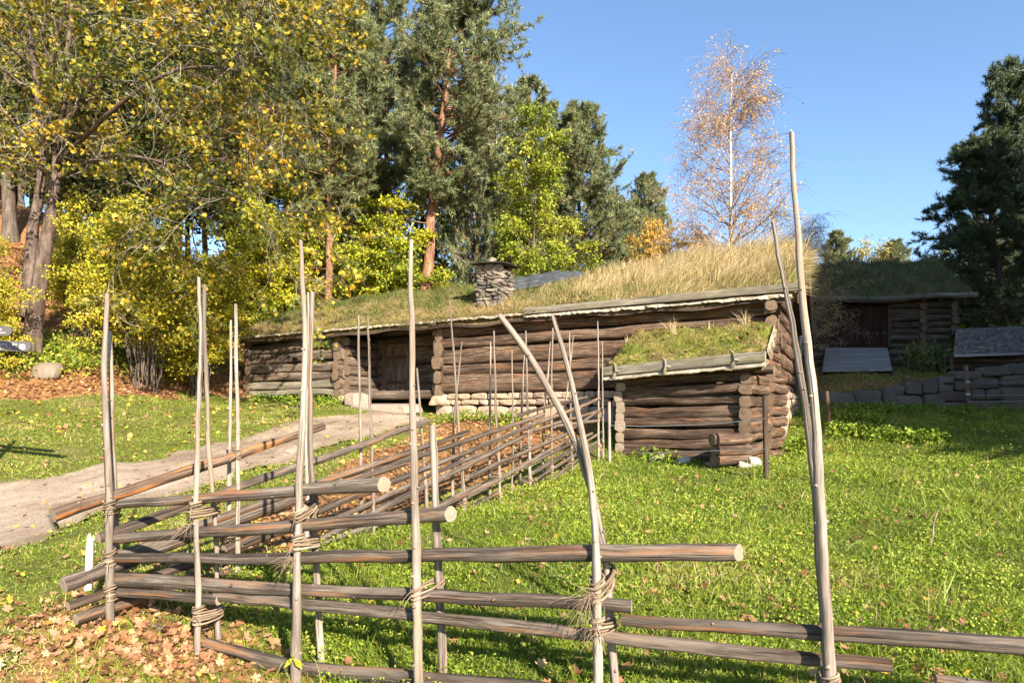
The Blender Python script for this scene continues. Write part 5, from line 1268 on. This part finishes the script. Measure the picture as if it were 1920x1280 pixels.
w=tm.build('forest',[B_dark,B_dark]); wcr=cm.build('forest_leaves',[L_dark]); tag(w,kind='stuff'); w['label']='leafy wood far behind the farmhouse and bank'; wcr.parent=w; tag(wcr,kind='stuff')
# weeds before the barn
mb=MB(); nstem=60; c=W(1738,712,25.3); S=np.stack([c[0]+rng.normal(0,.45,nstem),25.3+rng.normal(0,.35,nstem),np.zeros(nstem)],-1); S[:,2]=g(S[:,0],S[:,1])-.05
P,R=grow(S,unit(np.array([0,0,1.])+rng.normal(0,.22,(nstem,3))),rng.uniform(.6,1.35,nstem),7,.012,.004,.08,.0)
wd_=thing('weed_clump','tall leafy weeds growing on the terrace before the barn, right of its ramp','weeds',(c[0],25.3,float(g(c[0],25.3))))
tubes(mb,P,R,4); mb.build('stems',B_twig,wd_); mb=MB(); Q=along(P,26,.07); leaves(mb,Q,rng.uniform(.09,.2,len(Q)),.4,.15,.45); mb.build('leaves',leafmat('weed_leaf',[(0,(.06,.10,.015)),(.5,(.14,.19,.03)),(1,(.33,.33,.06))],.35),wd_,smooth=False)
# ---------------------------------------------------------------- ground cover
def sample(n,d0,d1,pw,px0=-260,px1=2180):
    """scatter over the ground in view (and a step to either side), thinner with distance"""
    a=1-pw; t=rng.uniform(0,1,n); D=(d0**a+t*(d1**a-d0**a))**(1/a); px=rng.uniform(px0,px1,n); x=(px-960)/F*D
    return x,D
M_grass=leafmat('grass_blade',[(0,(.08,.135,.012)),(.35,(.18,.255,.022)),(.68,(.29,.345,.04)),(.88,(.42,.38,.10)),(1,(.54,.43,.22))],.38)
M_herb=leafmat('herb_leaf',[(0,(.06,.12,.010)),(.4,(.15,.245,.02)),(.75,(.27,.345,.035)),(1,(.40,.42,.07))],.33,.6,.22)
def lit_at(x,y,z): return litter(x,y,z)
mb=MB()
x,y=sample(520000,2.6,30,.55); z=g(x,y); li=lit_at(x,y,z)
px,py=to_px(x,y,z)
left=(x<np.interp(y,[5,13.5],[-3.1,1.9]))
cl=np.sin(x*1.9+np.sin(y*1.3)*1.5)*np.cos(y*1.6-x*.7)
jx,jy=rng.normal(0,.13,(2,len(x)))
k=~on_path(x+jx,y+jy)&~footprint(x,y)&(rng.uniform(0,1,len(x))<np.where(li>.6,.10,np.where(li>.3,.6,.96)))&~((x>10)&(np.abs(y-22.6)<.45))
x,y,z,li,left,cl=x[k],y[k],z[k],li[k],left[k],cl[k]; n=len(x)
Hh=np.where(left,rng.uniform(.025,.06,n),rng.uniform(.035,.125,n))*(1+.4*cl); Hh*=np.where(rng.uniform(0,1,n)<.015,2.6,1.)
D=unit(np.stack([rng.normal(0,.5,n),rng.normal(0,.5,n),np.ones(n)],-1))
blades(mb,np.stack([x,y,z-.012],-1),Hh,(.003+.0009*y)*rng.uniform(.7,1.3,n),D,np.clip(.42+.16*cl+.22*(np.sin(x*.8+2*np.sin(y*.55))*np.cos(y*.9+x*.4)>.55)+rng.normal(0,.2,n)+.14*left,0,1),0,.5)
tag(mb.build('grass',M_grass),'short green grass growing over the meadow and the lawn by the path',kind='stuff')
# broad low leaves in the meadow (clover, dandelion, ground elder)
mb=MB()
x,y=sample(420000,2.6,24,.62); z=g(x,y); li=lit_at(x,y,z); left=(x<np.interp(y,[5,13.5],[-3.1,1.9])-.1)
cl=np.sin(x*2.7+np.sin(y*2.1)*1.5)*np.cos(y*2.4-x*1.1)+.5*np.sin(x*.9+y*.7)+.4*np.sin(x*6.1+np.sin(y*5.))*np.sin(y*5.7)
k=~on_path(x,y)&~footprint(x,y)&(li<.4)&(rng.uniform(0,1,len(x))<np.where(left,.03,np.clip(.30+.55*cl,.05,1)))&(y<22)
x,y,z,cl,left=x[k],y[k],z[k],cl[k],left[k]; n=len(x)
h=rng.uniform(.01,.095,n)*(1+.5*np.clip(cl,0,1))*np.where(left,.3,1)
s=(.012+.0014*y)*rng.uniform(.5,1.6,n)
leaves(mb,np.stack([x,y,z+h],-1),s,.4,.15,.85,u=np.clip(.42+.14*cl+rng.normal(0,.2,n)+h*2.5,0,1))
tag(mb.build('meadow_herbs',M_herb),'low broad leaved herbs and clover covering the meadow',kind='stuff')
# low green plants under the hazels on the bank
mb=MB(); pts=np.array([ray_ground(a,b) for a,b in zip(rng.uniform(-200,470,420),rng.uniform(640,704,420))]); pts=pts[pts[:,1]<26]
P=np.repeat(pts,26,0)+rng.normal(0,1,(len(pts)*26,3))*[.24,.24,.0]; P[:,2]=g(P[:,0],P[:,1])+rng.uniform(.03,.36,len(P))
leaves(mb,P,rng.uniform(.07,.13,len(P)),.5,.12,.7); tag(mb.build('undergrowth',leafmat('bank_plant',[(0,(.08,.15,.015)),(.5,(.22,.28,.03)),(.8,(.40,.40,.05)),(1,(.55,.5,.1))],.35)),'low yellow green plants growing on the leafy bank',kind='stuff')
# taller nettles and herbs along house, shed and wall
mb=MB(); pts=[]
for (a0,b0,a1,b1,n) in ((1600,772,1900,779,60),(1560,790,1640,800,40),(1190,862,1270,870,5),(1470,850,1520,845,18),(1560,815,1760,830,70),(840,790,1000,794,26),(480,752,640,758,30)):
    t=rng.uniform(0,1,n); pts+= [ray_ground(a0+(a1-a0)*q+rng.normal(0,6),b0+(b1-b0)*q+rng.uniform(-4,6)) for q in t]
pts=np.array(pts); pts=pts[~footprint(pts[:,0],pts[:,1])]; P=np.repeat(pts,34,0)+rng.normal(0,1,(len(pts)*34,3))*[.13,.13,0]; P[:,2]=g(P[:,0],P[:,1])+rng.uniform(.02,.28,len(P))
leaves(mb,P,rng.uniform(.05,.12,len(P)),.5,.12,.6); tag(mb.build('tall_herbs_foliage',M_herb),'taller leafy herbs along the walls of the shed, house and stone wall',kind='stuff')
# grass tufts with seed stalks here and there
mb=MB(); pts=np.array([ray_ground(a,b) for a,b in ((1570,1215),(1600,1225),(870,1085),(640,1120),(1250,850),(905,965),(845,985),(1000,935),(700,1170),(655,1200),(1690,1150),(1310,1190),(1230,860),(1640,1240),(980,1010))])
P=np.repeat(pts,26,0)+rng.normal(0,1,(len(pts)*26,3))*[.045,.045,0]; n=len(P)
blades(mb,P,rng.uniform(.10,.26,n),.006,unit(np.array([0,0,1.])+rng.normal(0,.4,(n,3))),rng.uniform(.2,.8,n),0,.5)
x,y=sample(500,3,14,.8); k=~on_path(x,y)&~footprint(x,y); P=np.stack([x,y,g(x,y)],-1)[k]; n=len(P)
blades(mb,P,rng.uniform(.12,.3,n),.004,unit(np.array([0,0,1.])+rng.normal(0,.5,(n,3))),np.full(n,1.),0,.2)
tag(mb.build('tuft_grass',M_grass),'taller tufts of grass and dry stalks in the meadow',kind='stuff')
# fallen leaves
mb=MB()
x,y=sample(90000,3.2,27,.15,-260,1900); z=g(x,y); li=lit_at(x,y,z); 
left=(x<np.interp(y,[5,13.5],[-3.1,1.9])); path=on_path(x,y)
far_right=(x>9)&(y>22.8)
pr=np.where(li>.9,1.,np.where(li>.6,.55,np.where(li>.3,.24,np.where(left,.08,np.where((x>0)&(x<4)&(y<12),.075,.035)))))
pr=np.where(path,.045,pr); pr=np.where(far_right,.4,pr)
cl=np.sin(x*3.1+np.sin(y*2.3))*np.cos(y*2.9); pr=np.where(li<.3,pr*(1+.8*cl),pr)
k=(rng.uniform(0,1,len(x))<pr)&~footprint(x,y); x,y,z,li,path,left=x[k],y[k],z[k],li[k],path[k],left[k]; n=len(x)
u=np.clip(rng.beta(2.2,2.,n),0,.95); yel=rng.uniform(0,1,n)<np.where(li>.3,.06,np.where(left|path,.35,.06)); u=np.where(yel,.98,u)
P=np.stack([x,y,z+np.where(path,.022,rng.uniform(.012,.06,n))],-1)
leaves(mb,P,rng.uniform(.035,.08,n)*np.where(y>13,1.35,1.),1.,.25,shape='maple',u=u)
# a dense drift of brown leaves at the near left corner and along the fence foot
q=np.array([ray_ground(a,b) for a,b in zip(np.concatenate([rng.normal(230,110,330),rng.normal(340,60,250),rng.uniform(150,450,160)]),np.concatenate([rng.normal(1200,35,330),rng.normal(1240,25,250),rng.uniform(1060,1150,160)]))]); q=q[(q[:,1]<7)&(q[:,1]>3)]
leaves(mb,q+np.stack([rng.normal(0,.03,len(q)),rng.normal(0,.03,len(q)),rng.uniform(.01,.07,len(q))],-1),rng.uniform(.03,.075,len(q)),.5,.35,shape='maple',u=rng.uniform(.3,.95,len(q)))
tag(mb.build('fallen_leaves',M_fall),'fallen brown and yellow maple leaves lying over bank, lawn and path',kind='stuff')

# ---------------------------------------------------------------- light, sky, camera
AZ,EL=math.radians(SUN_AZ),math.radians(SUN_EL)     # azimuth to the right of straight behind the camera
sd=np.array([math.sin(AZ)*math.cos(EL),-math.cos(AZ)*math.cos(EL),math.sin(EL)])
li=bpy.data.lights.new('sun','SUN'); li.energy=SUN_E; li.angle=math.radians(.5); li.color=(1,.90,.75)
so=bpy.data.objects.new('sun',li); COL.objects.link(so); so.location=(0,-5,30)
from mathutils import Vector
so.rotation_euler=Vector(-sd).to_track_quat('-Z','Y').to_euler()
w=bpy.data.worlds.new('World'); scene.world=w; w.use_nodes=True; nt=w.node_tree; bg=nt.nodes['Background']
sky=nt.nodes.new('ShaderNodeTexSky'); sky.sky_type='NISHITA'; sky.sun_disc=False; sky.sun_elevation=EL; sky.sun_rotation=math.atan2(sd[0],sd[1]); sky.air_density=1.; sky.dust_density=.4; sky.ozone_density=3.5; sky.altitude=50
nt.links.new(sky.outputs[0],bg.inputs[0]); bg.inputs[1].default_value=SKY_S
cam=bpy.data.cameras.new('camera'); co=bpy.data.objects.new('camera',cam); COL.objects.link(co)
co.location=(0,0,EYE); co.rotation_euler=(PI/2,0,0); cam.sensor_width=36; cam.lens=36*F/1920; cam.shift_y=(HY-640)/1920; cam.clip_end=1000; cam.clip_start=.05
scene.camera=co
scene.view_settings.view_transform='Standard'; scene.view_settings.look='None'; scene.view_settings.exposure=EXPO; scene.view_settings.gamma=1
scene.render.engine='CYCLES'; cy=scene.cycles; cy.max_bounces=5; cy.diffuse_bounces=3; cy.glossy_bounces=2; cy.transmission_bounces=3; cy.transparent_max_bounces=4; cy.use_denoising=True; cy.caustics_reflective=False; cy.caustics_refractive=False
cy.use_adaptive_sampling=True; cy.adaptive_threshold=.02
